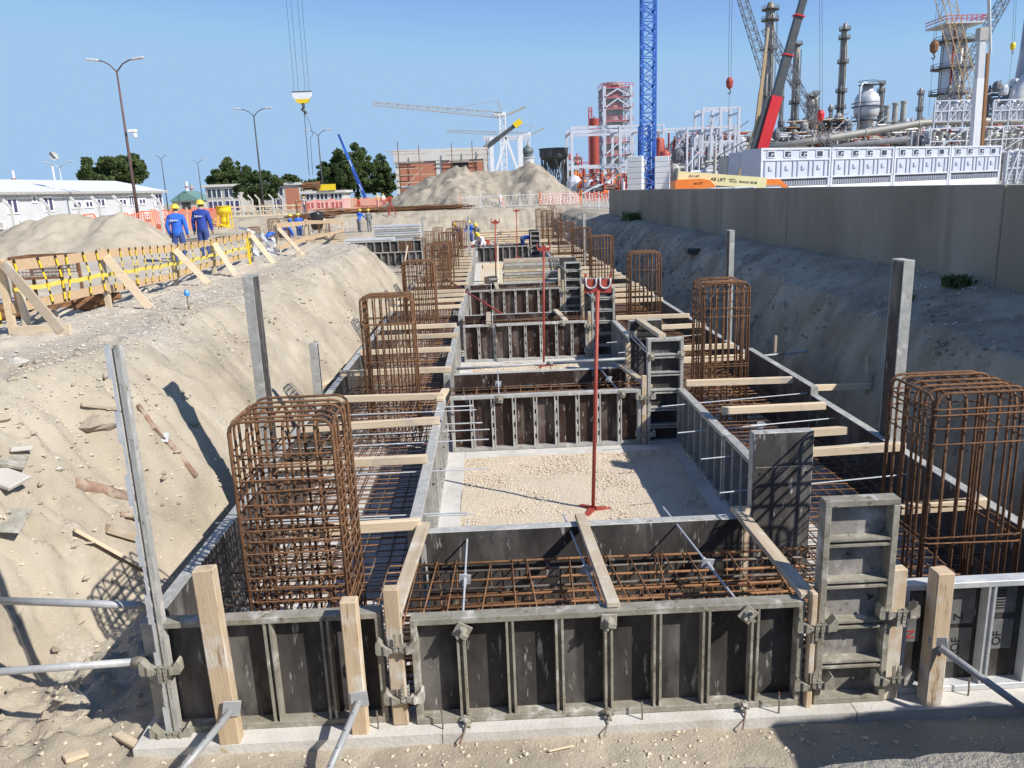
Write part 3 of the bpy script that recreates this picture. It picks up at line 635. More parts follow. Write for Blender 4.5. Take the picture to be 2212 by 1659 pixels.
for i in (1, 2, 3):
    tie(f'tie through the tall panels of the {beam[i]}, left plate', (2.43, BY[i] - .05, 1.42), (2.40, BY[i] + BW - .05, 1.45), None, plates=(True, False), twist=.1)
    tie(f'tie through the tall panels of the {beam[i]}, right plate', (2.90, BY[i] - .05, 1.42), (2.88, BY[i] + BW - .05, 1.45), None, plates=(True, False), twist=.2)
tie('plate-ended tie sticking out of the dark tall panel behind the second beam', (2.44, BY[1] + BW - .1, 1.5), (2.44, BY[1] + .2, 1.46), None, twist=.0)
# thin rods poking out of the lengthwise forms into and across the strips
k = 0
for y, z in ((7.55, .75), (8.05, .5), (8.9, .72), (9.9, .75), (10.9, .6), (11.2, .82), (11.55, .52)):
    tie(f'thin tie rod across the left footing, {ORD[k]} from the front', (-2.9, y, z + .08), (-.2 + random.uniform(-.15, .1), y + random.uniform(-.05, .05), z + .08), None, plates=(False, False), r=.008); k += 1
for k, (y, z) in enumerate(((8.2, .62), (9.0, .74), (10.2, .70), (11.2, .80), (15.2, .8), (16.8, .7))):
    tie(f'thin tie rod across the right footing, {ORD[k]} from the front', (2.45, y, z + .02), (4.75, y + .12, z + .1), .5 if k in (1, 2) else None, plates=(False, False), r=.008)
for k, (y, z) in enumerate(((28.5, .6), (29.5, .75), (31, .6), (32.5, .75), (34, .6))):
    tie(f'pale rod poking from the right form by the panel stack, {ORD[k]} from the front', (2.2, y, z), (3.0, y, z), None, plates=(False, False), r=.012)
for k, z in enumerate((.78, .5)):
    tie(f'short rod poking before the brown ribs at the left of the second cross beam, {["upper", "lower"][k]}', (-.8, 11.85, z), (-.35 + .12 * k, 11.85, z - .0), None, plates=(False, False), r=.011)

def push_prop(label, p, q, split=.45, r=.033, plate_rot=None, head=True):
    """push-pull prop: inner tube with pin holes, outer tube, collar with handle, end plate"""
    t = thing('push_pull_prop', label, 'prop', p, 0, 'galvanised push-pull props'); p, q = Vector(p), Vector(q); d = q - p; n = d.normalized()
    MB().tube((0, 0, 0), d * split, r * .82, 10).build('inner_tube', 'galv_tube', t, smooth=True)
    MB().tube(d * split, d, r, 10).build('outer_tube', 'galv_tube', t, smooth=True)
    MB().tube(d * split - n * .06, d * split + n * .05, r * 1.35, 10).build('collar', 'galv_old', t, smooth=True)
    hm = MB(); 
    for k in range(4): hm.tube(d * (split * (.18 + .2 * k)) - Vector((0, 0, 0)) + Vector((0, -.001, r * .5)), d * (split * (.18 + .2 * k)) + Vector((0, -.002, r * .84)), .006, 6)
    hm.build('pin_hole', 'black', t)
    s_ = d * split; sx = n.cross(Vector((0, 0, 1))).normalized()
    MB().path([s_ + sx * .04, s_ + sx * .085 + Vector((0, 0, -.02)), s_ + sx * .08 + Vector((0, 0, -.10)), s_ + sx * .03 + Vector((0, 0, -.12)), s_ + sx * .035 + Vector((0, 0, -.02))], .005, 5).build('safety_pin', 'bar_grey', t)
    if head: MB().cbox(-.065, .065, -.008, .004, -.065, .065, .003).build('end_plate', 'galv_tube', t, (0, .02, .01), plate_rot or (0, .25, 0))
    return t
push_prop('push-pull prop bracing the thick left timber post, running out of frame', (-2.08, 5.215, .30), (-2.62, 4.12, -.03), .55, plate_rot=(0, .2, .3))
push_prop('push-pull prop bracing the shorter bright timber post', (-1.13, 5.25, .30), (-1.42, 4.15, -.03), .6, plate_rot=(0, -.05, .1))
push_prop('push-pull prop bracing the orange-brown post at front right', (3.28, 5.24, .52), (4.15, 4.3, -.02), .55, plate_rot=(0, -.2, -.4))
push_prop('upper galvanised prop reaching from the left corner to the slope', (-2.72, 5.62, .98), (-3.98, 5.75, 1.02), .05, .03, head=False)
push_prop('lower galvanised prop lying from the left corner to the slope', (-2.74, 5.50, .58), (-4.6, 5.42, .58), .05, .03, head=False)
push_prop('long galvanised prop spanning the second gravel bay between its forms', (-.72, 14.55, .78), (2.84, 14.75, .80), .5, .03, head=False)
push_prop('thin prop propping the right outer form beyond the second rebar column', (4.85, 14.4, .8), (6.3, 14.6, .85), .4, .024, head=False)
timber('slope_strut', 'pale timber strut from the right outer form into the shaded slope', 'timber strut', (4.82, 11.75, .86), (6.05, 12.2, .72), .05, .10, 'timber')
timber('slope_stake', 'brown stake driven into the shaded right slope behind the strut', 'timber stake', (6.05, 12.25, .2), (6.05, 12.3, 1.2), .09, .09, 'timber_old', ref=(0, 1, 0))
timber('slope_stake', 'thin stake standing at the foot of the shaded right slope', 'timber stake', (5.35, 14.6, .0), (5.35, 14.6, 1.15), .05, .05, 'timber_old', ref=(0, 1, 0))

# red props with forked or cupped heads
def red_prop(label, x, y, z0, z1, lean=(0, 0), head='fork', s=1., feet=True):
    t = thing('red_prop', label, 'prop', (x, y, z0), 0, 'red scaffold props', rot=(lean[1], lean[0], 0)); h = z1 - z0
    MB().tube((0, 0, .02), (0, 0, h - .16 * s), .024 * s, 10).build('tube', 'red_paint', t, smooth=True)
    if head == 'cup':
        MB().box(-.165, .165, -.008, .008, h - .19, h - .025).build('head_plate', 'red_paint', t)
        for sx in (-1, 1):
            MB().box(sx * .15 - .014, sx * .15 + .014, -.012, .012, h - .025, h + .035).build('horn', 'red_paint', t)
            pts = [(sx * .085 + .062 * math.cos(a), -.022, h - .075 + .06 * math.sin(a)) for a in [math.pi * (.93 + 1.1 * k / 9) for k in range(10)]]
            pts = [(pts[0][0] - .004, -.022, h - .005)] + pts + [(pts[-1][0], -.022, h - .015)]
            MB().path(pts, .011, 7).build('hook', 'galv_pale', t, smooth=True)
    else:
        poly = [(-.16, .13), (-.13, .15), (-.135, .06), (-.09, .03), (-.05, .06), (0, .11), (.05, .06), (.09, .03), (.135, .06), (.13, .15), (.16, .13), (.15, 0), (.05, -.05), (-.05, -.05), (-.15, 0)]
        mbx = MB(); mbx.prism([(a * s, -.01, h - .13 * s + b * s) for a, b in poly], (0, .02, 0)); mbx.build('fork_head', 'red_paint', t)
    if feet:
        for a in (.2, 2.3, 4.2):
            c_, s_ = math.cos(a), math.sin(a); MB().bar((c_ * .03, s_ * .03, .05), (c_ * .23, s_ * .23, .018), .075, .03).build('foot', 'red_paint', t)
    return t
red_prop('tall red prop with two white hooks standing in the nearest gravel bay', 1.18, 9.4, -.03, 2.97, (.032, 0), 'cup')
red_prop('red prop with forked head standing in the second gravel bay', 1.15, 18.0, -.03, 2.82, (.026, 0), 'fork')
red_prop('red forked prop behind the grey panel stack, beside a timber', .22, 35.0, 0, 2.85, (.03, 0), 'fork', 1.25)
red_prop('slim dark red prop standing right of the rebar, by the far beam', 1.55, 45.2, .3, 3.05, (.02, 0), 'fork', 1.15)
# fallen red prop resting on the left form
p, q = Vector((-1.55, 27.2, 1.15)), Vector((1.0, 20.65, .35))
t = thing('red_prop', 'red prop lying slantwise across the third gravel bay', 'prop', p, 0, 'red scaffold props')
MB().tube((0, 0, 0), q - p, .03, 8).build('tube', 'red_paint', t, smooth=True); MB().cbox(-.05, .05, -.05, .05, -.03, .15, .01).build('foot', 'red_paint', t, (q - p) + Vector((.85, .1, .1)), (.2, .4, 0))

for k, (x, y) in enumerate(((-1.02, 5.33), (-.52, 5.29), (1.02, 5.28), (2.08, 5.27), (3.62, 5.36))):
    tag(MB().path([(0, 0, -.08), (.004, 0, .05), (.0, .006, .15 + .03 * (k % 2))], .007, 6).build('steel_pin', 'bar_grey', None, (x, y, .0)), f'thin steel pin in the slab at the form foot, {ORD[k]} from the left', 'pin', 'pins at the form foot')
bk = [t_ for t_ in PANELS if t_['label'] == 'tall narrow dark plywood panel behind the right end of the front cross beam'][0]
MB().box(.03, .54, .1187, .1205, 1.36, 1.368).build('sheet_joint', 'galv_old', bk)
for x_ in (.06, .5): MB().lathe([(.014, 0), (.014, .003)], 10).build('tie_hole', 'black', bk, (x_, .1187, 1.30), (R(-90), 0, 0))
# ================================================================== REINFORCEMENT
def hairpin(w, h, r, rad):
    """inverted U in the xz plane, centred, feet at z = 0"""
    pts = [(-w / 2, 0, 0), (-w / 2, 0, h - r)]
    pts += [(-w / 2 + r - r * math.cos(a), 0, h - r + r * math.sin(a)) for a in (R(30), R(60), R(90))]
    pts += [(w / 2 - r + r * math.sin(a), 0, h - r + r * math.cos(a)) for a in (0, R(30), R(60), R(90))] + [(w / 2, 0, 0)]
    return pts
def stirrup(wx, wy, r):
    o = []
    for cx, cy, a0 in ((wx / 2 - r, wy / 2 - r, 0), (-wx / 2 + r, wy / 2 - r, 90), (-wx / 2 + r, -wy / 2 + r, 180), (wx / 2 - r, -wy / 2 + r, 270)):
        o += [(cx + r * math.cos(R(a0 + d)), cy + r * math.sin(R(a0 + d)), 0) for d in (0, 45, 90)]
    return o
def cage(label, x, y, wx, wy, h, na, nb, ties, rv=.0125, rs=.007, seg=6, inner=0, rz=0., mt='rust', group='column starter cages', z0=.06):
    t = thing('rebar_cage', label, 'rebar cage', (x, y, z0), rz, group)
    a = cached(('ha', wx, h, rv, seg, mt), lambda: MB().path(hairpin(wx, h, .09, rv), rv, seg).mesh(mt, True))
    b = cached(('hb', wy, h, rv, seg, mt), lambda: MB().path(hairpin(wy - .06, h - .035, .09, rv), rv, seg).mesh(mt, True))
    s_ = cached(('st', wx, wy, rs, seg, mt), lambda: MB().path(stirrup(wx + .03, wy + .03, .05), rs, seg - 1, True).mesh(mt, True))
    for i in range(na): inst('hairpin_bar', a, t, (random.uniform(-.008, .008), -wy / 2 + wy * i / (na - 1), random.uniform(-.02, .01)), (random.uniform(-.008, .008), 0, 0))
    for i in range(nb): inst('hairpin_bar', b, t, (-wx / 2 + wx * i / (nb - 1) + random.uniform(-.01, .01), 0, random.uniform(-.015, .01)), (0, random.uniform(-.006, .006), math.pi / 2))
    for z in ties: inst('stirrup', s_, t, (0, 0, z - z0 + random.uniform(-.008, .008)), (random.uniform(-.014, .014), random.uniform(-.014, .014), 0))
    if inner:
        for k in range(2):
            w2 = wx * .52; i_ = cached(('si', w2, wy, rs, k), lambda: MB().path(stirrup(w2 if k else wx + .02, (wy + .02) if k else wy * .5, .04), rs, seg - 1, True).mesh(mt, True))
            for z in ties[::inner]: inst('inner_stirrup', i_, t, (random.uniform(-.02, .02), random.uniform(-.02, .02), z - z0 + .02), (random.uniform(-.02, .02), random.uniform(-.03, .03), 0))
    return t
cage('big dense rusty rebar cage at the front of the left footing', -1.69, 6.30, .80, .72, 2.27, 6, 7, [.28 + .105 * i for i in range(18)], .012, .0075, 7, 2)
cage('large cage of bare upright bars at the front right', 3.88, 6.28, .80, .72, 2.27, 6, 7, [2.2, 2.14, 2.04, 1.9, 1.1, 1.04, .3], .012, .0075, 7)
cage('second tall rebar cage on the left footing', -1.68, 12.72, .80, .62, 2.40, 5, 8, [2.03, 2.01, 1.42, .8, .4], .012, .008, 6)
cage('second tall rebar cage on the right footing', 3.68, 12.55, .72, .7, 2.42, 6, 8, [2.36, 2.1, 1.95, 1.2, 1.15, .5], .0125, .007, 6)
Ls = [(19.6, 'third'), (26.0, 'fourth'), (28.6, 'fifth'), (33.5, 'sixth'), (39.5, 'seventh'), (46.5, 'eighth')]
for y, o_ in Ls:
    cage(f'{o_} rebar cage from the front along the left footing', -1.76 + (.06 if y > 25 else 0), y, .76, .65, 2.36 - (.1 if y in (28.6, 39.5) else 0), 4, 9, ([2.0, 1.4, .9] if y != 26.0 else [2.2 - .17 * i for i in range(9)]), .013, .009, 5)
for y, o_ in [(19.7, 'third'), (27.2, 'fourth'), (33.2, 'fifth'), (39.8, 'sixth'), (46.4, 'seventh'), (52, 'eighth'), (58, 'ninth')]:
    cage(f'{o_} rebar cage from the front along the right footing', 3.82, y, .74, .65, 2.36 + (.0 if y < 45 else .25), 4, 8, [2.0, 1.45, .95] if y < 45 else [2.1, 1.4], .013, .009, 5)
# slender cages on the far working level at left
for k, (px, py, Y, h) in enumerate([(875, 515, 46, 1.45), (905, 505, 50, 1.45), (925, 497, 55, 1.6), (945, 490, 59, 1.7), (545, 478, 52, 1.1), (610, 492, 50, 1.1), (590, 470, 56, 1.5), (700, 490, 56, 1.2), (652, 455, 62, 2.6), (415, 505, 45, .7), (455, 500, 47, .7), (480, 498, 49, .7)]):
    q = at(px, py, Y); z = gz(q.x, q.y)
    cage(f'small rebar cage on the far left working level, {ORD[k]} of the cluster', q.x, q.y, .7, .6, h, 4, 7, [h * .85 + z, h * .5 + z], .014, .01, 4, group='far small cages', z0=z)

def mat_bars(label, x0, x1, y0, y1, zs, sx, sy, r=.006, mt='rust_light', mt2='bar_grey', jit=.02, lift=.008, lab_cat='reinforcement mat', cap=300):
    """mesh of crossing bars; each bar is a part sharing one of two meshes"""
    t = thing('reinforcement_mat', label, lab_cat, (x0, y0, 0), 0, 'reinforcement mats in the footings'); W, D = x1 - x0, y1 - y0
    ma = cached(('mx', round(W, 2), r, mt), lambda: MB().path([(0, 0, 0), (W * .33, 0, .006), (W * .7, 0, -.004), (W, 0, .003)], r, 5).mesh(mt, True))
    mb_ = cached(('my', round(D, 2), r, mt2), lambda: MB().path([(0, 0, 0), (.006, D * .3, .004), (-.004, D * .7, -.004), (0, D, .002)], r, 5).mesh(mt2, True))
    n = 0
    for z in zs:
        for i in range(int(D / sy) + 1):
            inst('cross_bar', ma, t, (0, min(D, sy * i + random.uniform(-jit, jit)), z + lift), (0, 0, random.uniform(-.006, .006)))
        for i in range(int(W / sx) + 1): inst('long_bar', mb_, t, (min(W, sx * i + random.uniform(-jit, jit) * .6), 0, z - lift), (0, 0, random.uniform(-.004, .004)))
    return t
mat_bars('two-layer rebar mat in the nearest stretch of the left footing', -2.62, -.92, 5.6, 11.7, (.07, .52), .15, .16, .0065)
mat_bars('two-layer rebar mat in the nearest stretch of the right footing', 3.0, 4.62, 5.6, 11.7, (.07, .42), .17, .18, .0065, 'rust_light', 'rust_light')
mat_bars('rusty rebar mat in the second stretch of the left footing', -2.62, -.92, 11.8, 18.4, (.07, .5, .62), .16, .2, .0075)
mat_bars('rusty rebar mat in the second stretch of the right footing', 3.0, 4.62, 11.8, 18.4, (.07, .5, .62), .18, .2, .0075)
mat_bars('rusty rebar mat in the third stretch of the left footing', -2.62, -.92, 18.6, 26.5, (.1, .6), .17, .24, .009)
mat_bars('rusty rebar mat in the third stretch of the right footing', 3.0, 4.62, 18.6, 26.5, (.1, .6), .19, .24, .009)
mat_bars('rusty rebar mat in the farthest stretch of the left footing', -2.62, -.92, 27, 46, (.6,), .2, .4, .012)
mat_bars('rusty rebar mat in the farthest stretch of the right footing', 3.0, 4.62, 27, 46, (.6,), .2, .4, .012)

def beam_cage(label, x0, x1, yc, wy, z0, z1, rows, st, r=.009, rs=.006, layers=2):
    t = thing('beam_cage', label, 'beam reinforcement', (x0, yc, 0), 0, 'cross beam reinforcement'); W = x1 - x0
    lm = cached(('bl', round(W, 2), r), lambda: MB().path([(0, 0, 0), (W * .4, 0, .008), (W * .75, 0, -.003), (W, 0, .004)], r, 6).mesh(['rust_light'], True))
    lg = cached(('blg', round(W, 2), r), lambda: MB().path([(0, 0, 0), (W * .4, 0, -.006), (W * .75, 0, .004), (W, 0, 0)], r, 6).mesh(['bar_grey'], True))
    h = z1 - z0
    pts = [(0, y, z) for y, z, _ in [(-wy / 2, 0, 0), (-wy / 2, h, 0), (wy / 2, h, 0), (wy / 2, 0, 0)]]
    sm = cached(('bs', wy, h, rs), lambda: MB().path(pts, rs, 5, True).mesh('rust_light', True))
    for k in range(layers):
        z = z0 + h * (1 - k / max(1, layers - 1) * .96)
        for i in range(rows):
            inst('long_bar', (lm, lg)[(i + k) % 2 if i % 3 else 0], t, (random.uniform(-.06, .06), -wy / 2 + wy * i / (rows - 1) + random.uniform(-.02, .02), z - r - rs + random.uniform(-.008, .008)), (0, random.uniform(-.006, .006), random.uniform(-.01, .01)))
    x = .12; i = 0
    while x < W - .05:
        inst('stirrup', sm, t, (x, random.uniform(-.02, .02), z0 + random.uniform(-.01, .01)), (random.uniform(-.03, .03), random.uniform(-.06, .06), random.uniform(-.09, .09))); x += st * random.uniform(.6, 1.25); i += 1
    return t
beam_cage('rebar of long bars and stirrups inside the front cross beam', -.95, 3.1, 6.2, 1.32, .06, .62, 9, .25, r=.0125, rs=.0075, layers=3)
beam_cage('second set of stirrups low in the front cross beam', -.9, 2.9, 6.2, 1.1, .05, .34, 7, .2, .007, layers=2)
for i in (1, 2, 3): beam_cage(f'rusty rebar just showing over the {beam[i]}', -.85, 2.9, BY[i] + BW / 2 + .02, 1.3, .1, .78 - .08 * (i == 1), 6, .26, .01, .008)

# stack of folded grey panels on blocks in the long bay
t = thing('panel_stack', 'stack of weathered grey boards on timber blocks in the long fourth bay', 'panel stack', (.55, 33.5, 0))
for k in range(8): MB().cbox(random.uniform(-.04, .04), 2.75 + random.uniform(-.06, .06), -.02 + random.uniform(-.04, .04), 1.1, .16 + .125 * k, .16 + .125 * k + .115, .008).build('board', ['galv', 'timber_old', 'galv_old'][k % 3], t)
for x in (.15, 1.0, 2.3): MB().cbox(x, x + .35, .05, .95, -.02, .155, .008).build('block', 'timber_old', t)
timber('loose_board', 'pale timber leaning upright before the grey stack', 'board', (.30, 33.0, 0), (.36, 34.2, 1.75), .09, .05, 'timber', ref=(1, 0, 0))
timber('loose_board', 'pale board lying across the left of the long bay', 'board', (-.35, 36, .7), (.55, 36.2, .7), .2, .2, 'timber')
timber('loose_board', 'pale off-cut on the sand left of the grey stack', 'board', (-.2, 34.5, .25), (.2, 34.8, .25), .3, .3, 'timber')
t = thing('steel_shoe', 'small dark steel trestle left of the grey stack', 'trestle', (.12, 32.2, 0))
for s_ in (-.13, .13): MB().bar((s_, -.25, 0), (s_, .05, .55), .05, .08).build('leg', 'dark_steel', t)
MB().box(-.19, .19, .0, .1, .5, .57).build('top', 'galv', t)
# ================================================================== BACKGROUND
GR = 2.2
def base(px, Y, z=GR):
    """ground point under a thing sighted at column px of its row, Y metres off"""
    q = at(px, 414 - (px - 1052) * .0379, Y); return Vector((q.x, Y, z))
def ht(px, py, Y): return at(px, py, Y).z
def wid(n, Y): return n * Y / F

# concrete retaining wall on the right, cast in lengths with open joints
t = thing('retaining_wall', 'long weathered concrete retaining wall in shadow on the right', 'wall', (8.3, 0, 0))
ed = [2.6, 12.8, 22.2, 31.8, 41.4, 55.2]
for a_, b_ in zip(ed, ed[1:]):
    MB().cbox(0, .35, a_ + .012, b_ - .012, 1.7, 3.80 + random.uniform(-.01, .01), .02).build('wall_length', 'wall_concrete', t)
# weeds at the wall foot
def weed(label, x, y, s, n=90):
    m = MB()
    for i in range(n):
        a = random.uniform(0, 6.28); l = s * random.uniform(.4, 1); q = Vector((random.gauss(0, s * .35), random.gauss(0, s * .3), 0))
        tip = q + Vector((math.cos(a) * l * .5, math.sin(a) * l * .5, l * .75)); sd_ = Vector((-math.sin(a), math.cos(a), 0)) * .03
        m.add([q - sd_, q + sd_, (q + tip) / 2 + sd_ * 1.3 + Vector((0, 0, .06)), tip], [(0, 1, 2), (0, 2, 3)])
    return tag(m.build('weed', 'foliage_dark', None, (x, y, gz(x, y))), label, 'weed')
weed('low grass tuft on the ledge before the shaded wall', 7.1, 13.4, .18, 70); weed('bigger green weed at the shaded wall foot', 7.9, 13.2, .3, 120)
weed('small dark bush near the far end of the wall', 7.9, 44, .8, 120)
tag(MB().cbox(-.3, .3, -.2, .2, 0, .18, .01).build('block', 'dark_steel', None, (7.0, 27.0, gz(7, 27))), 'dark hollow block on the ledge by the slim post', 'block')

# --- sand heaps as real mounds
def mound(name, label, prof, Yc, dY, mt, rough=.4, cell=.35, z0=1.9):
    P_ = [at(x, y, Yc) for x, y in prof]; X = np.array([p.x for p in P_]); Z = np.array([p.z for p in P_])
    xs_ = np.arange(X[0], X[-1], cell); ys_ = np.arange(Yc - dY, Yc + dY, cell); A, B = np.meshgrid(xs_, ys_)
    h = np.maximum(np.interp(A, X, Z) - z0, 0); t_ = np.abs(B - Yc + fbm(A * .15, B * .02 + 7, 3) * dY * .25) / dY
    z = z0 + h * np.clip(1.02 - t_ * (1.05 + .3 * fbm(A * .3, B * .05, 3)), 0, 1)**.95 + (rough * fbm(A * .35, B * .35, 5) + rough * .9 * np.abs(fbm(A * .9, B * .45, 5, .6)) - rough * .45 * np.abs(fbm(A * .5 + 40, B * .22, 4))) * np.clip(1.3 - t_, 0, 1) * np.clip(h / 1.5, 0, 1) - .25 * (h < .3)
    n_, k_ = A.shape; f = [(j * k_ + i, j * k_ + i + 1, (j + 1) * k_ + i + 1, (j + 1) * k_ + i) for j in range(n_ - 1) for i in range(k_ - 1)]
    o = MB().add(np.stack([A, B, z], -1).reshape(-1, 3).tolist(), f).build(name, mt, smooth=True); return tag(o, label, 'sand heap')
mound('sand_heap', 'big twin-peaked heap of grey-brown sand before the brick building', [(790, 465), (840, 440), (880, 412), (920, 388), (955, 372), (985, 356), (1008, 362), (1035, 372), (1075, 369), (1110, 364), (1140, 354), (1165, 358), (1190, 374), (1222, 400), (1250, 425), (1285, 455)], 93, 9, 'sand_heap', .75, .25)
mound('sand_heap', 'low sandy mound in front of the white site offices', [(-220, 600), (-60, 520), (20, 495), (70, 474), (130, 467), (175, 468), (205, 470), (255, 465), (290, 477), (325, 503), (360, 530), (400, 575)], 34, 4.5, 'sand', .34, .12)

# --- white site office block
pA, pB = base(-90, 52), base(352, 76); d = pB - pA; Lb = d.length; ang = math.atan2(d.y, d.x)
t = thing('site_office', 'long white prefab site office with low pitched roof', 'building', pA, ang)
MB().box(0, Lb, 0, 9, 0, 2.95).build('wall', 'white_wall', t)
rf = MB().add([(-.3, -.45, 2.98), (Lb + .3, -.45, 2.98), (Lb + .3, 4.5, 4.05), (-.3, 4.5, 4.05), (-.3, 9.45, 2.98), (Lb + .3, 9.45, 2.98)], [(0, 1, 2, 3), (3, 2, 5, 4), (1, 5, 2), (0, 3, 4)]).build('roof', 'sheet_roof', t)
MB().box(-.3, Lb + .3, -.52, -.46, 2.80, 2.97).build('gutter', 'galv', rf)
k = 0; x = .6
while x < Lb - .3: MB().box(x - .05, x + .05, -.05, -.002, .02, 2.93).build('wall_joint', 'steel_white', t); x += 2.45
def office_win(px, w, h, zc, panes=2):
    v = base(px, 60); u = (v.x * pA.y - v.y * pA.x) / (v.y * math.cos(ang) - v.x * math.sin(ang))   # where the sight line meets the wall
    f_ = MB().box(u - w / 2 - .12, u + w / 2 + .12, -.07, -.003, zc - h / 2 - .12, zc + h / 2 + .12).build('window', 'white_paint', t)
    for i in range(panes):
        a0 = u - w / 2 + w * i / panes; MB().box(a0 + .09, a0 + w / panes - .09, -.085, -.072, zc - h / 2, zc + h / 2).build('pane', 'glass_violet', f_)
for px, w, h, zc, pn in [(27, .95, .85, 2.05, 2), (76, .32, .34, 2.5, 1), (105, .95, .85, 2.1, 2), (166, 1.0, .36, 2.0, 2), (192, .9, .34, 2.0, 2), (218, 1.0, .5, 2.1, 2), (265, 1.0, .36, 2.1, 2), (284, .7, .75, 2.2, 2), (307, 1.0, .34, 2.1, 2), (343, 1.1, .95, 2.2, 2)]: office_win(px, w, h, zc, pn)
x = 3.
for i in range(9):
    a = thing('air_conditioner', f'white air conditioner box on the site office wall, {ORD[i]} from the left', 'air conditioner', pA + Vector((math.cos(ang) * x, math.sin(ang) * x, .55)), ang, 'air conditioners under the office windows')
    MB().cbox(-.4, .4, -.36, -.04, 0, .55, .03).build('casing', 'white_paint', a); MB().lathe([(.2, 0), (.2, .012)], 14).build('grille', 'galv', a, (0, -.362, .27), (R(90), 0, 0)); x += 2.6
# dish antenna mast on its roof
q = base(128, 62, 5.2); t = thing('dish_antenna', 'white dish on a lattice mast above the site office roof', 'antenna', q)
MB().tube((0, 0, -1.5), (0, 0, 2.0), .07, 6).build('mast', 'white_paint', t); MB().lathe([(.0, 0), (.2, .04), (.33, .13), (.35, .15), (.32, .13), (.16, .06), (.0, .03)], 18).build('dish', 'galv', t, (.2, -.1, 2.5), (R(70), 0, R(60)), True)

# --- street lamps with two curved arms
def lamp(label, px, py, Y, arm, mt='dark_steel', cam_=False):
    b = base(px, Y); z = ht(px, py, Y) - GR; t = thing('street_lamp', label, 'street lamp', b, 0, 'twin-armed street lamps')
    b2 = at(px, py, Y); t.location = (b2.x, Y, GR)
    MB().path([(0, 0, -.5), (0, 0, z * .5), (0, 0, z)], [.13, .10, .065], 8).build('pole', mt, t, smooth=True)
    for s_ in (-1, 1):
        a_ = MB().path([(0, 0, z - .1), (s_ * arm * .3, 0, z + .38), (s_ * arm * .62, 0, z + .62), (s_ * arm * .85, 0, z + .68)], .045, 6).build('arm', mt, t, smooth=True)
        h_ = MB(); h_.cbox(-.42, .42, -.14, .14, -.06, .10, .05); h_.build('lamp_head', 'galv_pale', a_, (s_ * (arm * .85 + .3), 0, z + .70), (0, -s_ * .12, 0))
    if cam_:
        c_ = MB(); c_.cbox(-.1, .5, -.15, .15, .0, .22, .04); c_.lathe([(.0, -.3), (.14, -.25), (.16, -.12), (.12, 0)], 10, (.35, 0, -.05)); c_.build('security_camera', 'white_paint', t, (.3, -.1, z * .62))
    return t
lamp('tall dark street lamp with camera standing behind the orange net', 252, 152, 58, 1.45, 'lamp_pole', True)
lamp('street lamp left of the hanging crane hook', 548, 249, 92, 1.65); lamp('street lamp close behind the hanging sling', 687, 292, 120, 1.5)
lamp('small distant lamp right of the round tree by the office', 348, 343, 165, 1.5); lamp('small distant lamp before the grey block, right of the office', 427, 352, 185, 1.7)
lamp('pale lamp half hidden in front of the round tree', 253, 372, 110, 1.45, 'galv_pale'); lamp('lamp peeping over the site office roof at the left', 128, 362, 112, 1.5, 'galv_pale')

# --- trees
def tree(label, px0, px1, pyt, pyb, Y, mt='foliage', n=15000, leaf=.25, name='broadleaf_tree', depth=.8, trunk=True):
    pc = (px0 + px1) / 2; hz_ = 414 - (pc - 1052) * .0379; c0 = at(pc, hz_, Y); rx = wid(px1 - px0, Y) / 2; zt, zb = ht(pc, pyt, Y), ht(pc, pyb, Y); rz_ = (zt - zb) / 2
    t = thing(name, label, 'tree', (c0.x, Y, GR)); zc = (zt + zb) / 2 - GR
    nb = 80; cen = RNG.normal(size=(nb, 3)); cen /= np.linalg.norm(cen, axis=1)[:, None]; cen *= (RNG.random(nb)**.42 * .98)[:, None]; cen *= [rx, rx * depth, rz_]
    rad = RNG.uniform(.10, .30, nb) * min(rx, rz_ * 1.3); w_ = rad**2; w_ /= w_.sum()
    k = RNG.choice(nb, n, p=w_); dr = RNG.normal(size=(n, 3)); dr /= np.linalg.norm(dr, axis=1)[:, None]
    pos = cen[k] + dr * (rad[k] * RNG.random(n)**.35)[:, None] * [1, 1, .85]; pos[:, 2] += zc
    u = RNG.normal(size=(n, 3)); u /= np.linalg.norm(u, axis=1)[:, None]; v = np.cross(u, RNG.normal(size=(n, 3))); v /= np.linalg.norm(v, axis=1)[:, None]
    s_ = leaf * RNG.uniform(.55, 1.2, n)[:, None]
    q = np.stack([pos - u * s_, pos + v * s_ * .55, pos + u * s_, pos - v * s_ * .55], 1).reshape(-1, 3)
    me = bpy.data.meshes.new('crown'); me.from_pydata(q.tolist(), [], np.arange(4 * n).reshape(n, 4).tolist()); me.materials.append(MATS[mt]); inst('crown', me, t)
    m = MB(); m.path([(0, 0, -.4), (.1, 0, zc * .5), (0, .1, zc)], [rx * .09, rx * .07, rx * .04], 7)
    for j in range(6):
        c = cen[j * 4]; m.path([(0, 0, zc * .55), (c[0] * .5, c[1] * .5, zc + c[2] * .4), (c[0], c[1], zc + c[2])], [rx * .045, rx * .03, rx * .012], 5)
    m.build('trunk', 'bark', t); return t
tree('round green tree behind the site office', 190, 322, 328, 412, 105)
tree('spiky-topped tree behind the low grey block', 456, 545, 345, 425, 128)
tree('dense bush in front of the low grey block', 508, 612, 370, 440, 100, 'foliage_dark', 9000, .2)
tree('distant low tree right of the grey block', 585, 660, 376, 420, 170, 'foliage', 2500, .4)
tree('dark tree left of the blue crane boom', 690, 770, 326, 430, 125, 'foliage_dark')
tree('largest tree, crossed by the blue crane boom', 728, 818, 312, 430, 132)
tree('tree beside the brick building', 798, 860, 336, 432, 138, 'foliage', 9000)
tree('far tree between the blue boom and the sand heap', 655, 700, 388, 425, 180, 'foliage', 1800, .4)
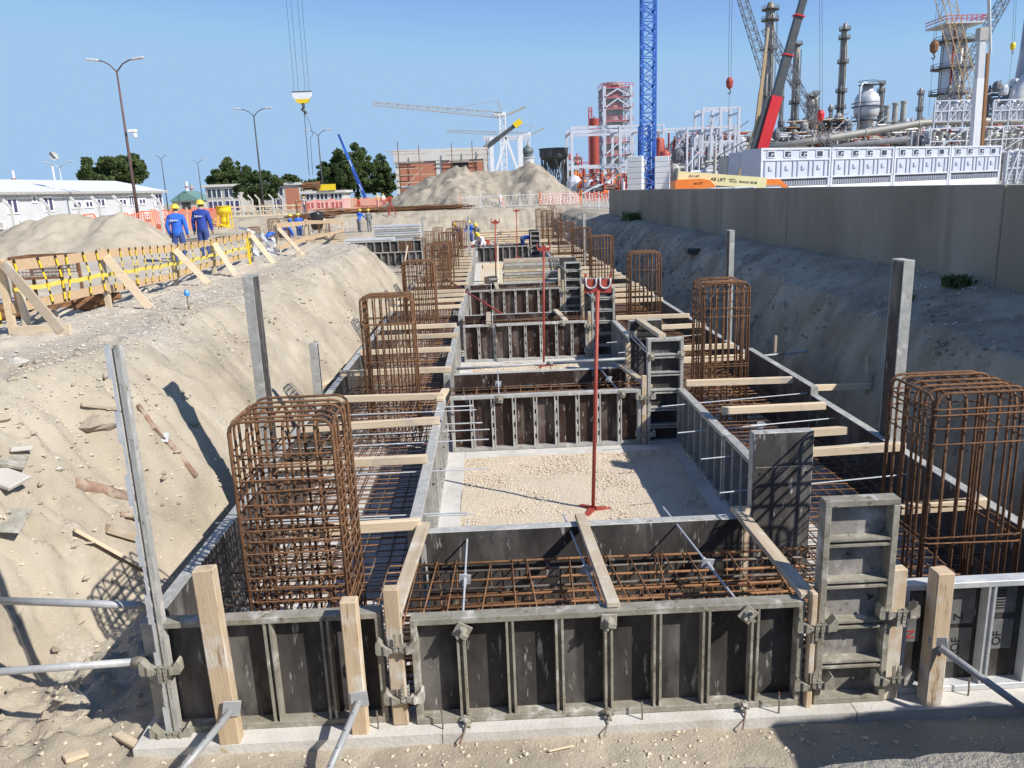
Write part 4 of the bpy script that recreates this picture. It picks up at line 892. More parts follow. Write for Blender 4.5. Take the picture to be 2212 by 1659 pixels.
for k, (a_, b_, y_) in enumerate([(-40, 60, 398), (380, 460, 420), (1480, 1520, 385)]): tree(['distant low tree line over the far left roof', 'distant scrub beside the green roofed shed', 'distant scrub glimpsed under the white frame'][k], a_, b_, y_, y_ + 30, 240, 'foliage_dark', 1200, .6)

# --- low grey block with window bands, shed, kiosk
def block(label, px0, px1, pyt, Y, depth, bays, name='office_block', mt='grey_wall'):
    a_ = base(px0, Y); b_ = base(px1, Y); h = ht((px0 + px1) / 2, pyt, Y) - GR; W = b_.x - a_.x; t = thing(name, label, 'building', a_)
    MB().box(0, W, 0, depth, 0, h - .35).build('wall', mt, t); MB().box(-.4, W + .4, -.4, depth + .4, h - .345, h).build('roof', 'plaster', t)
    for i in range(bays):
        x0 = W * (i + .08) / bays; x1 = W * (i + .92) / bays
        for z0, z1 in ((h * .55, h * .86), (h * .1, h * .46)):
            f_ = MB().box(x0, x1, -.06, -.003, z0, z1).build('window', 'white_paint', t); k_ = 3
            for j in range(k_): MB().box(x0 + (x1 - x0) * j / k_ + .08, x0 + (x1 - x0) * (j + 1) / k_ - .08, -.075, -.062, z0 + .08, z1 - .08).build('pane', 'glass_dark' if z0 > h * .3 else 'glass_violet', f_)
    return t
block('low grey concrete block with window bands behind the bush', 447, 520, 398, 120, 12, 2); block('end of the grey block showing right of the bush', 585, 648, 395, 125, 10, 2)
block('small flat kiosk with yellow sign by the dark tree', 650, 742, 412, 118, 6, 3, 'kiosk', 'white_wall')
q = base(708, 117.5); tag(MB().box(-1.25, 1.25, -.1, .1, 0, .85).build('sign_board', 'yellow', None, (q.x, 117.5, ht(708, 411, 117.5))), 'plain yellow sign board on the kiosk roof', 'sign')
q = base(632, 112); tag(MB().box(-.9, .9, 0, .3, 0, 3.3).build('brick_pier', 'brick', None, q), 'red brick pier at the end of the grey block', 'pier')
a_ = base(372, 190); t = thing('shed', 'green roofed shed far between office and grey block', 'building', a_); MB().box(0, 6.5, 0, 8, 0, 2.4).build('wall', 'grey_wall', t)
MB().add([(-.5, -.6, 2.3), (3.2, -.6, 4.6), (6.9, -.6, 2.3), (-.5, 8.6, 2.3), (3.2, 8.6, 4.6), (6.9, 8.6, 2.3)], [(0, 1, 4, 3), (1, 2, 5, 4), (0, 2, 1), (3, 4, 5), (0, 3, 5, 2)]).build('roof', 'roof_green', t)
MB().box(2.2, 4.2, -.03, -.005, 0, 2).build('door', 'dark_steel', t)
for px, pt, mt in ((408, 392, 'white_paint'), (418, 398, 'galv'), (42, 368, 'white_paint')):
    q = base(px, 230); h = ht(px, pt, 230) - GR; t = thing('chimney', {408: 'thin pale chimney behind the green roofed shed', 418: 'grey silo mast behind the shed', 42: 'thin distant white mast over the office roof'}[px], 'chimney', q)
    MB().lathe([(.5, 0), (.4, h * .6), (.35, h)], 10).build('shaft', mt, t); MB().lathe([(.6, h * .8), (.6, h * .83)], 10).build('platform', 'red_paint', t)

# --- lattice helper and cranes
def lattice(m, p, q, w0, w1, n, r=.06, rb=.035, nrm=(0, 1, 0)):
    p, q = Vector(p), Vector(q); d = (q - p).normalized(); a = d.cross(Vector(nrm)).normalized(); b = d.cross(a)
    def cor(t, i): w = (w0 + (w1 - w0) * t) / 2; return p + (q - p) * t + (a * (1, -1, -1, 1)[i] + b * (1, 1, -1, -1)[i]) * w
    for i in range(4): m.bar(cor(0, i), cor(1, i), r * 2, r * 2)
    for k in range(n):
        t0, t1 = k / n, (k + 1) / n
        for i in range(4):
            j = (i + 1) % 4; m.bar(cor(t0, i), cor(t1, j), rb * 2, rb * 2) if (k + i) % 2 else m.bar(cor(t0, j), cor(t1, i), rb * 2, rb * 2); m.bar(cor(t1, i), cor(t1, j), rb * 1.6, rb * 1.6)
    return m
def rope(label, pts, r=.03, name='crane_rope', mt='dark_steel'): return tag(MB().path(pts, r, 4).build(name, mt), label, 'rope')
# hook block hanging from a crane above the frame
D0 = 64; t = thing('hook_block', 'yellow and white crane hook block hanging in the sky', 'hook block', at(653, 212, D0))
u_ = wid(1, D0); sh = [(-19, 12), (19, 12), (19, 3), (9, -9), (-9, -9), (-19, 3)]
MB().prism([(x * u_, -.12, z * u_) for x, z in [(-19, 12), (19, 12), (19, 3), (15, -2), (-15, -2), (-19, 3)]], (0, .24, 0)).build('upper_cheek', 'white_paint', t)
MB().prism([(x * u_, -.14, z * u_) for x, z in [(-15.5, -2.2), (15.5, -2.2), (9, -10), (-9, -10)]], (0, .28, 0)).build('lower_cheek', 'yellow', t)
MB().box(-20 * u_, 20 * u_, -.16, .16, 12.1 * u_, 13.2 * u_).build('cap', 'dark_steel', t)
MB().path([(0, 0, -10 * u_), (.05, 0, -18 * u_), (-.1, 0, -22 * u_), (.12, 0, -26 * u_), (.2, 0, -30 * u_)], .12, 6).build('hook', 'dark_steel', t)
for k, (a_, b_) in enumerate(((636, 619), (645, 629), (660, 643), (668, 653))):
    rope(f'{ORD[k]} hoist rope from the left above the hook block', [at(a_, 200, D0), at(b_ - 6, -60, D0)], .013)
lo = at(672, 402, D0); rope('left sling leg from the hook block to the rusty load', [at(657, 243, D0), at(668, 378, D0)], .025, 'sling'); rope('right sling leg with a loose loop', [at(657, 243, D0), at(668, 262, D0), at(676, 290, D0), at(670, 300, D0), at(676, 378, D0)], .02, 'sling')
t = thing('bundle', 'rusty load hanging in the sling before the trees', 'bundle', lo); m = MB()
for i in range(22): y = random.uniform(-.3, .3); z = random.uniform(-.28, .3); m.bar((-.65 + random.uniform(-.1, .1), y, z), (.65 + random.uniform(-.1, .1), y + .1, z + random.uniform(-.15, .15)), .07, .07)
m.build('bars', 'rust', t)
# blue telescopic boom
def boom(label, p, q, w, mts, splits, name='crane_boom', cat='crane'):
    t = thing(name, label, cat, p); d = Vector(q) - Vector(p)
    for i, (s0, s1, wf) in enumerate(splits): MB().bar(d * s0, d * s1, w * wf, w * wf).build('boom_section', mts[i], t)
    return t
D1 = 100; t = boom('dark blue telescopic crane boom leaning left before the trees', at(789, 428, D1), at(731, 290, D1), .38, ['blue_boom', 'blue_paint', 'blue_boom'], [(0, .45, 1), (.45, .8, .82), (.8, 1, .66)])
for s0 in (.12, .5): MB().bar((at(731, 290, D1) - at(789, 428, D1)) * s0 + Vector((0, -.2, 0)), (at(731, 290, D1) - at(789, 428, D1)) * (s0 + .1) + Vector((0, -.2, 0)), .2, .06).build('marking', 'white_paint', t)
# tower cranes in the distance
def tower_crane(label, Y, mast, jib, top, mt, s=1.):
    b = base(mast[0], Y); t = thing('tower_crane', label, 'crane', b); pj = at(*mast, Y) - b; q = at(*jib, Y) - b; tp = at(*top, Y) - b
    lattice(MB(), (pj.x, 0, 0), pj, 1.4 * s, 1.4 * s, 12, .17 * s, .08 * s).build('mast', 'white_paint', t); lattice(MB(), pj, q, 1.3 * s, .8 * s, 26, .07 * s, .04 * s).build('jib', mt, t)
    MB().bar(pj, tp, .3 * s, .3 * s).build('tower_peak', mt, t); MB().tube(tp, pj + (q - pj) * .45, .06 * s, 4).build('tie_bar', mt, t)
    c = pj + (pj - q).normalized() * 1.; MB().bar(c, pj - (q - pj).normalized() * 6 * s + Vector((0, 0, 2.5 * s)), .5 * s, .5 * s).build('counter_jib', mt, t); MB().box(c.x - 3 * s, c.x, -.6, .6, c.z - .3, c.z + .9 * s).build('cab', 'white_paint', t)
    return t
t = tower_crane('pale tower crane with long jib over the brick building', 230, (1085, 249), (805, 224), (1075, 216), 'galv', 1.1)
tower_crane('smaller grey tower crane behind the white steel frame', 300, (1140, 291), (965, 283), (1150, 268), 'galv', 1.)
t = boom('black crane boom with a yellow tip above the brick building', at(1035, 330, 150), at(1119, 266, 150), .85, ['boom_grey', 'boom_grey', 'yellow'], [(0, .5, 1), (.5, .9, .8), (.9, 1.08, 1.2)])
# white frame, domed turret, hopper
Yf = 150; a_, b_ = base(1066, Yf), base(1128, Yf); t = thing('steelwork', 'white braced steel frame right of the brick building', 'steel frame', a_); W = b_.x - a_.x; h = ht(1095, 296, Yf) - GR
for x in (0, W):
    for y in (0, 6): MB().bar((x, y, 0), (x, y, h), .7, .7).build('column', 'white_paint', t)
MB().bar((-1.5, 0, h), (W + 1.5, 0, h), .5, .6).build('beam', 'steel_white', t); MB().bar((-1.5, 6, h), (W + 1.5, 6, h), .5, .6).build('beam', 'steel_white', t); MB().bar((0, 0, h * .28), (W, 0, h * .28), .4, .4).build('beam', 'steel_white', t)
for x in (0, W): MB().bar((x, -.1, h * .3), (W / 2, -.1, h), .45, .45).build('brace', 'white_paint', t)
q = base(1142, 190); h = ht(1142, 350, 190) - GR - 1.2; t = thing('domed_turret', 'white turret with a green onion dome behind the sand heap', 'turret', q)
MB().lathe([(2.3, 0), (2.3, h - 1), (2.5, h - .9), (2.5, h), (1.5, h), (1.5, h + 2.0), (1.75, h + 2.1), (1.75, h + 2.3)], 18).build('drum', 'white_wall', t)
MB().lathe([(1.1, h + 2.3), (.85, h + 2.7), (1.35, h + 3.2), (1.45, h + 3.7), (1.1, h + 4.3), (.4, h + 4.7), (.15, h + 5.1), (.08, h + 6)], 18).build('dome', 'dome_grey', t, smooth=True)
q = base(1198, 170); zt = ht(1198, 323, 170) - GR; zb = ht(1198, 342, 170) - GR; t = thing('hopper', 'dark round hopper on a braced stand left of the white pipe rack', 'hopper', q); rr = wid(30, 170)
MB().lathe([(.8, zb - 2.2), (rr * .45, zb - .8), (rr * .92, zb), (rr, zb + .5), (rr, zt), (rr * 1.04, zt), (rr * 1.04, zt + .25)], 20).build('bowl', 'dark_steel', t)
m = MB()
for i in range(8):
    a0, a1 = i * math.pi / 4, (i + 1) * math.pi / 4; P0, P1 = (rr * .85 * math.cos(a0), rr * .85 * math.sin(a0)), (rr * .85 * math.cos(a1), rr * .85 * math.sin(a1))
    MB().bar((*P0, 0), (*P0, zb + 1), .3, .3).build('stand_leg', 'dark_steel', t); m.bar((*P0, 0), (*P1, zb + .8), .16, .16); m.bar((*P1, 0), (*P0, zb + .8), .16, .16)
m.build('bracing', 'dark_steel', t)
# brick building under construction with scaffold
Yb = 122; X0, X1 = base(858, Yb).x, base(1056, Yb).x; W = X1 - X0; zt = ht(950, 321, Yb) - GR
t = thing('brick_building', 'unfinished brick building with concrete frame behind the sand heap', 'building', (X0, Yb, GR))
def bx(name, mt, p0, p1, y0, y1, z0, z1, par=t): return MB().box(W * p0, W * p1, y0, y1, z0, z1).build(name, mt, par)
zz = lambda py: ht(950, py, Yb) - GR
bx('core_wall', 'plaster', .0, 1, .45, 10, 0, zz(347)); bx('top_beam', 'plaster', -.01, 1.01, -.1, 10, zz(346.5), zt)
for p0, p1 in ((0, .045), (.44, .50), (.955, 1.0)): bx('column', 'plaster', p0, p1, -.06, .4, 0, zz(347))
for p0, p1, a_, b_ in ((.05, .435, 352, 398), (.505, .95, 352, 400)): bx('brick_infill', 'brick', p0, p1, .0, .42, zz(b_), zz(a_))
bx('lintel', 'plaster', .05, .435, -.02, .43, zz(405), zz(398.5)); bx('brick_plinth', 'brick', .05, .435, .0, .42, .1, zz(405.5)); bx('opening', 'black', .60, .79, -.03, -.003, zz(367), zz(349))
bx('opening_head', 'plaster', .59, .80, -.05, -.0305, zz(349), zz(346.8))
t2 = thing('scaffold', 'pole scaffold standing before the brick building', 'scaffold', (X0, Yb - 1.2, GR))
for p0 in (.05, .27, .62, .84, 1.0): MB().bar((W * p0, 0, 0), (W * p0, 0, zt + random.uniform(.3, 2)), .11, .11).build('standard', 'rust', t2)
for py_, a_, b_ in ((325, -.08, .3), (331, -.05, .35), (349, -.02, .32), (362, .02, .3), (376, .02, .42), (392, 0, .42), (328, .55, 1.02), (337, .55, 1.02), (352, .58, .98)): MB().bar((W * a_, 0, zz(py_)), (W * b_, 0, zz(py_)), .11, .11).build('ledger', 'timber_old', t2)
for a_, b_, y0, y1 in ((.12, .3, 398, 362),): MB().bar((W * a_, 0, zz(y0)), (W * b_, 0, zz(y1)), .1, .1).build('brace', 'timber_old', t2)
for k in range(9): MB().bar((W * .985 + (k % 2) * .5, -.1, .6 + k * .95), (W * 1.03 - (k % 2) * .5, -.1, 1.4 + k * .95), .12, .12).build('ladder_rail', 'timber_old', t2)
# --- white pipe rack frame of the new unit
Yr = 165
def frame(label, px0, px1, pyt, levels, cols, Y, depth=8., mt='steel_white', bw=.75, name='pipe_rack', brace=True, slats=0):
    a_, b_ = base(px0, Y), base(px1, Y); W = b_.x - a_.x; h = ht((px0 + px1) / 2, pyt, Y) - GR; t = thing(name, label, 'pipe rack', a_)
    for i in range(cols):
        x = W * i / (cols - 1)
        for y in (0, depth): MB().bar((x, y, 0), (x, y, h), bw, bw).build('column', mt, t)
        MB().bar((x, 0, h * .93), (x, depth, h * .93), bw * .6, bw * .8).build('cross_beam', mt, t)
    for l in levels:
        for y in (0, depth): MB().bar((0, y, h * l), (W, y, h * l), bw * .6, bw * .95).build('beam', mt, t)
    if brace:
        for i in range(0, cols - 1, 2): MB().bar((W * i / (cols - 1), -.1, h * levels[0]), (W * (i + 1) / (cols - 1), -.1, h * .95), bw * .45, bw * .45).build('brace', mt, t)
    for k in range(slats):
        x = W * (k + .5) / slats; m = MB()
        for j in range(11): m.bar((x - .35, .6, h * (.35 + .05 * j)), (x + .35, .6, h * (.35 + .05 * j) + .3), .1, .2)
        m.tube((x, .9, h * .1), (x, .9, h * .92), .22, 7); m.build('riser_pipe', mt, t)
    return t
frame('front bay of the white pipe rack right of the hopper', 1237, 1340, 273, [.13, .44, .93, .99], 2, Yr, 10, bw=.55, brace=False)
frame('second white rack bay before the red striped tower', 1340, 1432, 270, [.1, .44, .92, .99], 3, Yr + 3, 10, bw=.42, slats=1)
frame('long white rack beam behind the blue mast', 1432, 1585, 272, [.4, .97], 4, Yr, 9, bw=.4, slats=2)
frame('high white portal of the rack at its right end', 1515, 1592, 232, [.45, .6, .99], 3, Yr + 6, 6, bw=.5, slats=2)
frame('lower white frame beside the container wall', 1583, 1622, 305, [.3, .6, .95], 2, Yr + 12, 6, bw=.45, slats=1)
# tower of white steel with red railings round a grey stack
Yt = 215; a_, b_ = base(1306, Yt), base(1362, Yt); W = b_.x - a_.x; h = ht(1334, 186, Yt) - GR
t = thing('stack_tower', 'white braced tower with pink-red galleries round a grey stack', 'tower', a_)
for x in (0, W):
    for y in (-.75, 7): MB().bar((x, y, 0), (x, y, h), .75, .6).build('column', 'steel_white', t)
zt_ = lambda py: ht(1334, py, Yt) - GR
for py_ in (189, 210, 234, 261, 307, 335):
    z = zt_(py_); g = MB().box(-.6, W + .6, -.6, 7.6, z - .25, z).build('gallery', 'steel_white', t); m = MB()
    for zr in (.55, 1.1): m.bar((-.6, -.6, z + zr), (W + .6, -.6, z + zr), .1, .1); m.bar((-.6, -.6, z + zr), (-.6, 7.6, z + zr), .1, .1)
    for j in range(9): m.bar((-.6 + (W + 1.2) * j / 8, -.6, z), (-.6 + (W + 1.2) * j / 8, -.6, z + 1.1), .14, .14)
    m.box(-.62, W + .62, -.66, -.605, z - .12, z + .14); m.build('railing', 'pink_red', g)
for p0, p1 in ((210, 189), (234, 210), (335, 307), (365, 335)):
    for s_ in (0, 1): MB().bar((W * s_, -.85, zt_(p0)), (W / 2, -.85, zt_(p1) - .4), .4, .35).build('brace', 'steel_white', t)
MB().lathe([(2.3, 0), (2.6, zt_(264)), (2.6, zt_(178) - .5), (2.8, zt_(178) - .5), (2.8, zt_(176))], 18, (W * .42, 3, 0)).build('stack', 'pipe_grey', t, smooth=False)
for x in (W * .33, W * .5): MB().lathe([(.6, 0), (.6, .1)], 12).build('port', 'black', t, (x, .28, zt_(187)), (R(90), 0, 0))
# red vessels
def vessel(label, px0, px1, pyt, pyb, Y, mt='red_vessel', name='process_vessel', round_=True):
    pc = (px0 + px1) / 2; b = base(pc, Y); r = wid(px1 - px0, Y) / 2; z1 = ht(pc, pyt, Y) - GR; z0 = max(0, ht(pc, pyb, Y) - GR); t = thing(name, label, 'vessel', b)
    pr = [(r, z0), (r, z1 - r * .5), (r * .9, z1 - r * .25), (r * .6, z1 - r * .06), (.01, z1)] if round_ else [(r, z0), (r, z1)]
    MB().lathe(pr, 20).build('shell', mt, t, smooth=round_)
    if z0 > .3: MB().lathe([(r * .8, 0), (r * .8, z0)], 12).build('skirt', mt, t)
    MB().lathe([(r * .12, z1 - .1), (r * .12, z1 + r * .3), (r * .2, z1 + r * .3), (r * .2, z1 + r * .4)], 8).build('nozzle', mt, t); return t
vessel('tall brick-red cylinder stack left of the braced tower', 1275, 1295, 256, 380, 200, 'red_paint', round_=False)
vessel('red rounded vessel right behind the blue mast', 1409, 1434, 297, 410, 130); vessel('lower red vessel beside the white counterweight', 1424, 1447, 325, 410, 122); vessel('darker red vessel in the middle of the rack', 1452, 1468, 300, 360, 190, 'red_paint')
q = base(1277, 205); t = thing('flare_mast', 'thin pink lattice mast beside the brick-red stack', 'mast', q); lattice(MB(), (0, 0, 0), (0, 0, ht(1277, 232, 205) - GR), .9, .8, 22, .08, .05).build('mast', 'pink_red', t)
# blue tower crane mast with white counterweights
Yc = 100; b = base(1399, Yc); t = thing('blue_mast', 'tall blue lattice mast of a tower crane rising out of frame', 'crane', b)
top = at(1400, -40, Yc) - b; lattice(MB(), (0, 0, 0), (top.x * 0 + .0, 0, top.z), 1.55, 1.55, 24, .10, .055).build('mast', 'blue_paint', t)
lattice(MB(), (.0, 2.2, 0), (0, 2.2, 9), 1.2, 1.2, 6, .09, .05).build('inner_mast', 'blue_boom', t)
for k, (p0, p1) in enumerate(((1352, 1384), (1411, 1440))):
    x0, x1 = base(p0, Yc).x, base(p1, Yc).x; h = ht((p0 + p1) / 2, 338, Yc) - GR; n = 8
    tt = thing('counterweight', f'stack of white concrete ballast blocks {["left", "right"][k]} of the blue mast', 'ballast', (x0, Yc - .9, GR), 0, 'ballast stacks')
    for j in range(n): MB().cbox(.12 * (j % 2) * 0, x1 - x0, 0, 2.4, h * j / n + .03, h * (j + 1) / n, .04).build('ballast_block', 'white_paint', tt, rot=(0, 0, -.42 if k == 0 else -.3))
# --- container-like white modules behind the wall
pA, pB = base(1642, 80, 4.15), base(2160, 99, 4.15); d = pB - pA; ang = math.atan2(d.y, d.x); Lc = d.length / 4
def module(label, loc, L_, ang, n=4, base_=True):
    t = thing('wall_module', label, 'container', loc, ang, 'white wall modules'); h = 3.0
    MB().box(.0, L_ - .14, .12, 2.6, 0, h).build('body', 'container', t)
    for z0, z1 in ((0, .16), (h - .16, h + .03), (h * .60, h * .66)): MB().box(0, L_ - .14, .0, .118, z0, z1).build('rail', 'steel_white', t)
    for x in (0, L_ - .36): MB().box(x, x + .22, -.03, .117, -.0, h + .04).build('corner_post', 'steel_white', t)
    for i in range(n):
        x0 = .4 + (L_ - .9) * (i + .12) / n; x1 = .4 + (L_ - .9) * (i + .78) / n; xm = (x0 + x1) / 2
        w_ = MB().box(xm - .55, xm + .55, .03, .118, h * .69, h * .92).build('window', 'steel_white', t); MB().box(xm - .42, xm + .42, .015, .029, h * .72, h * .89).build('pane', 'glass_dark', w_)
        if i < n - 1: MB().box(xm - .0, xm + .38, .0, .0145, h * .80, h * .83).build('grip', 'steel_white', w_); MB().box(xm - .02, xm + .1, .0, .0145, h * .74, h * .795).build('grip', 'steel_white', w_)
        for xx in (x0 - .12, x1): MB().box(xx, xx + .14, .03, .118, .17, h * .595).build('rib', 'container_shade', t)
        MB().box(xm - .25, xm - .12, .02, .117, h * .28, h * .42).build('bracket', 'container_shade', t); MB().box(xm - .118, xm + .22, .02, .117, h * .28, h * .33).build('bracket', 'container_shade', t)
    if base_:
        MB().box(0, L_ - .14, .05, .4, -1.95, -.75).build('base_beam', 'white_paint', t); m = MB()
        for j in range(26): m.box(.5 + (L_ - 1) * j / 26, .5 + (L_ - 1) * j / 26 + .12, .02, .048, -.70, -.2)
        m.build('louvre', 'container_shade', t); MB().box(.3, L_ - .4, .25, .4, -.74, -.02).build('louvre_back', 'clutter_dark', t)
        for x in (0, L_ - .40): MB().box(x, x + .3, .0, .3, -1.94, -.01).build('leg', 'steel_white', t)
    return t
for k in range(4): module(f'pale white-blue wall module behind the wall, {["leftmost", "second", "third", "rightmost"][k]} of the four long ones', pA + d * (k / 4) , Lc, ang, 4)
module('short white module with one window left of the long row', base(1608, 92, 4.6) + Vector((0, 0, -.3)), 2.6, ang, 1, False)
q = base(1571, 95, 3.0); tag(MB().box(0, 2.1, 0, 4, 0, 3.9).build('module_end', 'galv', None, q), 'grey end wall of the short module', 'container')
# --- boom lift parked behind the wall
D2 = 62; pa, pb = at(1463, 382, D2), at(1653, 396, D2 + .0); t = thing('boom_lift', 'cream boom lift with black lettering over an orange chassis', 'boom lift', pa); d2 = pb - pa
MB().bar((0, 0, 0), d2, .5, .84).build('boom', 'cream', t); an = -math.atan2(d2.z, d2.x)
def lt(s_, size, u, dz, mt='print_black'): 
    o = text(s_, size, mt, t, d2 * u + Vector((0, -.27, dz)), (R(90), an, 0), 'lettering', .004); return o
lt('JLG LIFT', .23, .125, .06); lt('AB LIFT', .36, .365, -.10); lt('NAJEM in', .14, .575, .06); lt('PRODAJA:', .14, .580, -.10); lt('064/634 48 88', .24, .69, -.10)
MB().bar(d2 + Vector((0, 0, .1)), d2 + Vector((1.1, 0, .05)), .4, .45).build('jib', 'orange', t); MB().bar(d2 + Vector((1.0, 0, .15)), d2 + Vector((2.2, 0, -.9)), .3, .3).build('jib', 'orange', t)
cq = at(1453, 408, D2) - pa; W2 = wid(84, D2)
pr = [(0, -.6), (0, .55), (.1, .66), (W2 * .62, .68), (W2 * .85, .55), (W2, .1), (W2, -.6)]
o = MB(); o.prism([(x + cq.x, -.9, z + cq.z) for x, z in pr], (0, 1.6, 0)); o.build('chassis', 'orange', t)
for s_, sz, ux, uz in (('AB LIFT', .22, .45, .26),): text(s_, sz, 'print_black', t, (cq.x + W2 * ux, -.91, cq.z + uz), (R(90), 0, 0), 'lettering', .004)
for x in (.7, W2 - .7):
    w_ = MB().lathe([(.25, -.18), (.5, -.18), (.52, -.1), (.52, .1), (.5, .18), (.25, .18)], 18).build('wheel', 'black', t, (cq.x + x, -.7, pa.z * 0 + (GR + .52 - pa.z)), (R(90), 0, 0))
    MB().lathe([(.24, -.1), (.24, .19)], 12).build('rim', 'cream', w_)
def car(label, px, Y, mt):
    q = base(px, Y); t = thing('parked_car', label, 'car', q)
    body = [(-2, .35), (-2.05, .75), (-1.9, .95), (-1.2, 1.02), (-.6, 1.48), (.7, 1.5), (1.35, 1.05), (1.95, .9), (2.05, .6), (2, .35)]
    MB().prism([(x, -.8, z) for x, z in body], (0, 1.6, 0)).build('body', mt, t); MB().prism([(x, -.81, z) for x, z in [(-1.05, 1.05), (-.55, 1.4), (.62, 1.42), (1.15, 1.07)]], (0, 1.62, 0)).build('window_band', 'glass_dark', t)
    for x in (-1.25, 1.3):
        for y in (-.75, .75): MB().lathe([(.32, -.1), (.32, .1)], 14).build('wheel', 'black', t, (x, y, .32), (R(90), 0, 0))
for px, Y, mt, n_ in ((1550, 57, 'plastic_sheet', 'silver car roof showing over the wall beside the orange chassis'), (1600, 57, 'white_paint', 'white car roof showing over the wall under the cream boom')): car(n_, px, Y, mt); COL.objects[-1]
# --- red mobile crane boom and lattice crane
D3 = 92; P0, P1 = at(1622, 400, D3), at(1752, -60, D3); t = boom('huge mobile crane boom, bright red below and dark above', P0, P1, 1.2, ['red_bright', 'boom_grey', 'boom_grey', 'boom_grey'], [(0, .43, 1.0), (.425, .62, .74), (.62, .80, .66), (.80, 1, .58)])
dd = P1 - P0
for s0 in (.62, .80): MB().bar(dd * s0, dd * (s0 + .006), 1.12, 1.12).build('collar', 'red_bright', t)
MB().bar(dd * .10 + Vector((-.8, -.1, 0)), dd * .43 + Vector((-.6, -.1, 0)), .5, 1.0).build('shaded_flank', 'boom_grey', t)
MB().bar(Vector((-1.8, 0, 0)), dd * .34 + Vector((-1.3, 0, 0)), .2, .2).build('luffing_ram', 'ochre', t)
t = boom('slim yellow-brown telescopic boom left of the red crane', at(1628, 330, 120), at(1660, 60, 120), .55, ['ochre', 'ochre', 'timber_old'], [(0, .5, 1), (.5, .8, .8), (.8, 1, .6)])
def lat_boom(label, p, q, w0, w1, n, mt, r=.09, rb=.05): t = thing('lattice_boom', label, 'crane', p); lattice(MB(), (0, 0, 0), Vector(q) - Vector(p), w0, w1, n, r, rb).build('lattice', mt, t); return t
lat_boom('dark lattice boom crossing behind the red crane, leaning left', at(1790, 318, 140), at(1655, 60, 140), 1.3, 1.3, 24, 'clutter_dark', .055, .032); lat_boom('grey lattice jib reaching in from the top beside the left column', at(1655, 165, 150), at(1592, -40, 150), 1.5, 1.3, 18, 'clutter_dark', .06, .035)
lat_boom('ochre lattice boom crossing the silver column', at(2125, 330, 150), at(2030, -50, 150), 2.3, 2.2, 15, 'ochre', .06, .035); lat_boom('dark lattice boom right of the silver column', at(2040, 230, 170), at(2185, -30, 170), 1.8, 1.6, 22, 'clutter_dark', .07, .04)
def hook(label, px, py, Y, pxt, mt='red_paint', s=1.):
    q = at(px, py, Y); t = thing('crane_hook', label, 'hook block', q, 0, 'crane hooks over the refinery'); MB().lathe([(.1, -.9 * s), (.5 * s, -.5 * s), (.6 * s, .3 * s), (.35 * s, .8 * s), (.1, .9 * s)], 10).build('sheave_case', mt, t)
    MB().path([(0, 0, -.8 * s), (.2 * s, 0, -1.3 * s), (0, 0, -1.6 * s), (-.22 * s, 0, -1.35 * s)], .1 * s, 5).build('hook', 'dark_steel', t)
    m = MB()
    for o_ in (-.2, .2): m.tube((o_, 0, .7 * s), at(pxt, -40, Y) - q + Vector((o_, 0, 0)), .03, 4)
    m.tube((0, 0, -1.5 * s), (0, 0, -9 * s), .03, 4); m.build('rope', 'dark_steel', t)
hook('dark red hook block hanging right of the blue mast', 1576, 180, 130, 1579); hook('red hook hanging before the short process tower', 1773, 250, 130, 1773, 'red_bright'); hook('ochre hook block left of the silver column', 2018, 102, 150, 2030, 'rust_light', 1.3); hook('yellow hook at the far right stack', 2188, 100, 150, 2195, 'yellow', .8)
# --- refinery columns
def column(label, px, pyt, pyb, wpx, Y, plats, mt='steel_tower', taper=1., lean=0, side=1, top=None, name='distillation_column'):
    b = base(px, Y); q = at(px, pyt, Y); b = Vector((q.x, Y, GR)); h = q.z - GR; r = wid(wpx, Y) / 2; t = thing(name, label, 'process column', b)
    MB().lathe([(r * 1.15, 0), (r * 1.1, h * .3), (r, h * .55), (r * taper, h * .97), (r * taper * .6, h), (.05, h + r * .15)], 18).build('shell', mt, t, smooth=True)
    for py_ in plats:
        z = ht(px, py_, Y) - GR; pl = MB().lathe([(r * .98, z), (r * 1.75, z), (r * 1.75, z + .22), (r * .98, z + .22)], 16).build('platform', 'dark_steel', t); m = MB()
        for zr in (.6, 1.15): m.path([(r * 1.7 * math.cos(a), r * 1.7 * math.sin(a), z + zr) for a in [i * math.pi / 6 for i in range(12)]], .07, 4, True)
        for i in range(12): a = i * math.pi / 6; m.bar((r * 1.7 * math.cos(a), r * 1.7 * math.sin(a), z + .2), (r * 1.7 * math.cos(a), r * 1.7 * math.sin(a), z + 1.15), .09, .09)
        m.build('railing', 'steel_tower', pl)
    m = MB(); m.bar((side * r * 1.15, -r * .5, h * .1), (side * r * 1.15, -r * .5, h * .95), .1, .1); m.bar((side * r * 1.35, -r * .5, h * .1), (side * r * 1.35, -r * .5, h * .95), .1, .1)
    for i in range(40): m.bar((side * r * 1.15, -r * .5, h * (.1 + .021 * i)), (side * r * 1.35, -r * .5, h * (.1 + .021 * i)), .06, .06)
    m.build('ladder', 'dark_steel', t)
    MB().path([(r * .5, -r * 1.25, 0), (r * .5, -r * 1.25, h * .85), (r * .3, -r * .9, h * .93), (0, 0, h * .99)], r * .18, 7).build('riser', 'pipe_grey', t, smooth=True)
    MB().path([(-r * .6, -r * 1.2, 0), (-r * .6, -r * 1.2, h * .6), (-r * .3, -r * .5, h * .63)], r * .13, 6).build('riser', 'galv', t, smooth=True); return t
column('tallest process column behind the red crane boom', 1665, 5, 290, 20, 260, [22, 45, 108, 210], taper=.9)
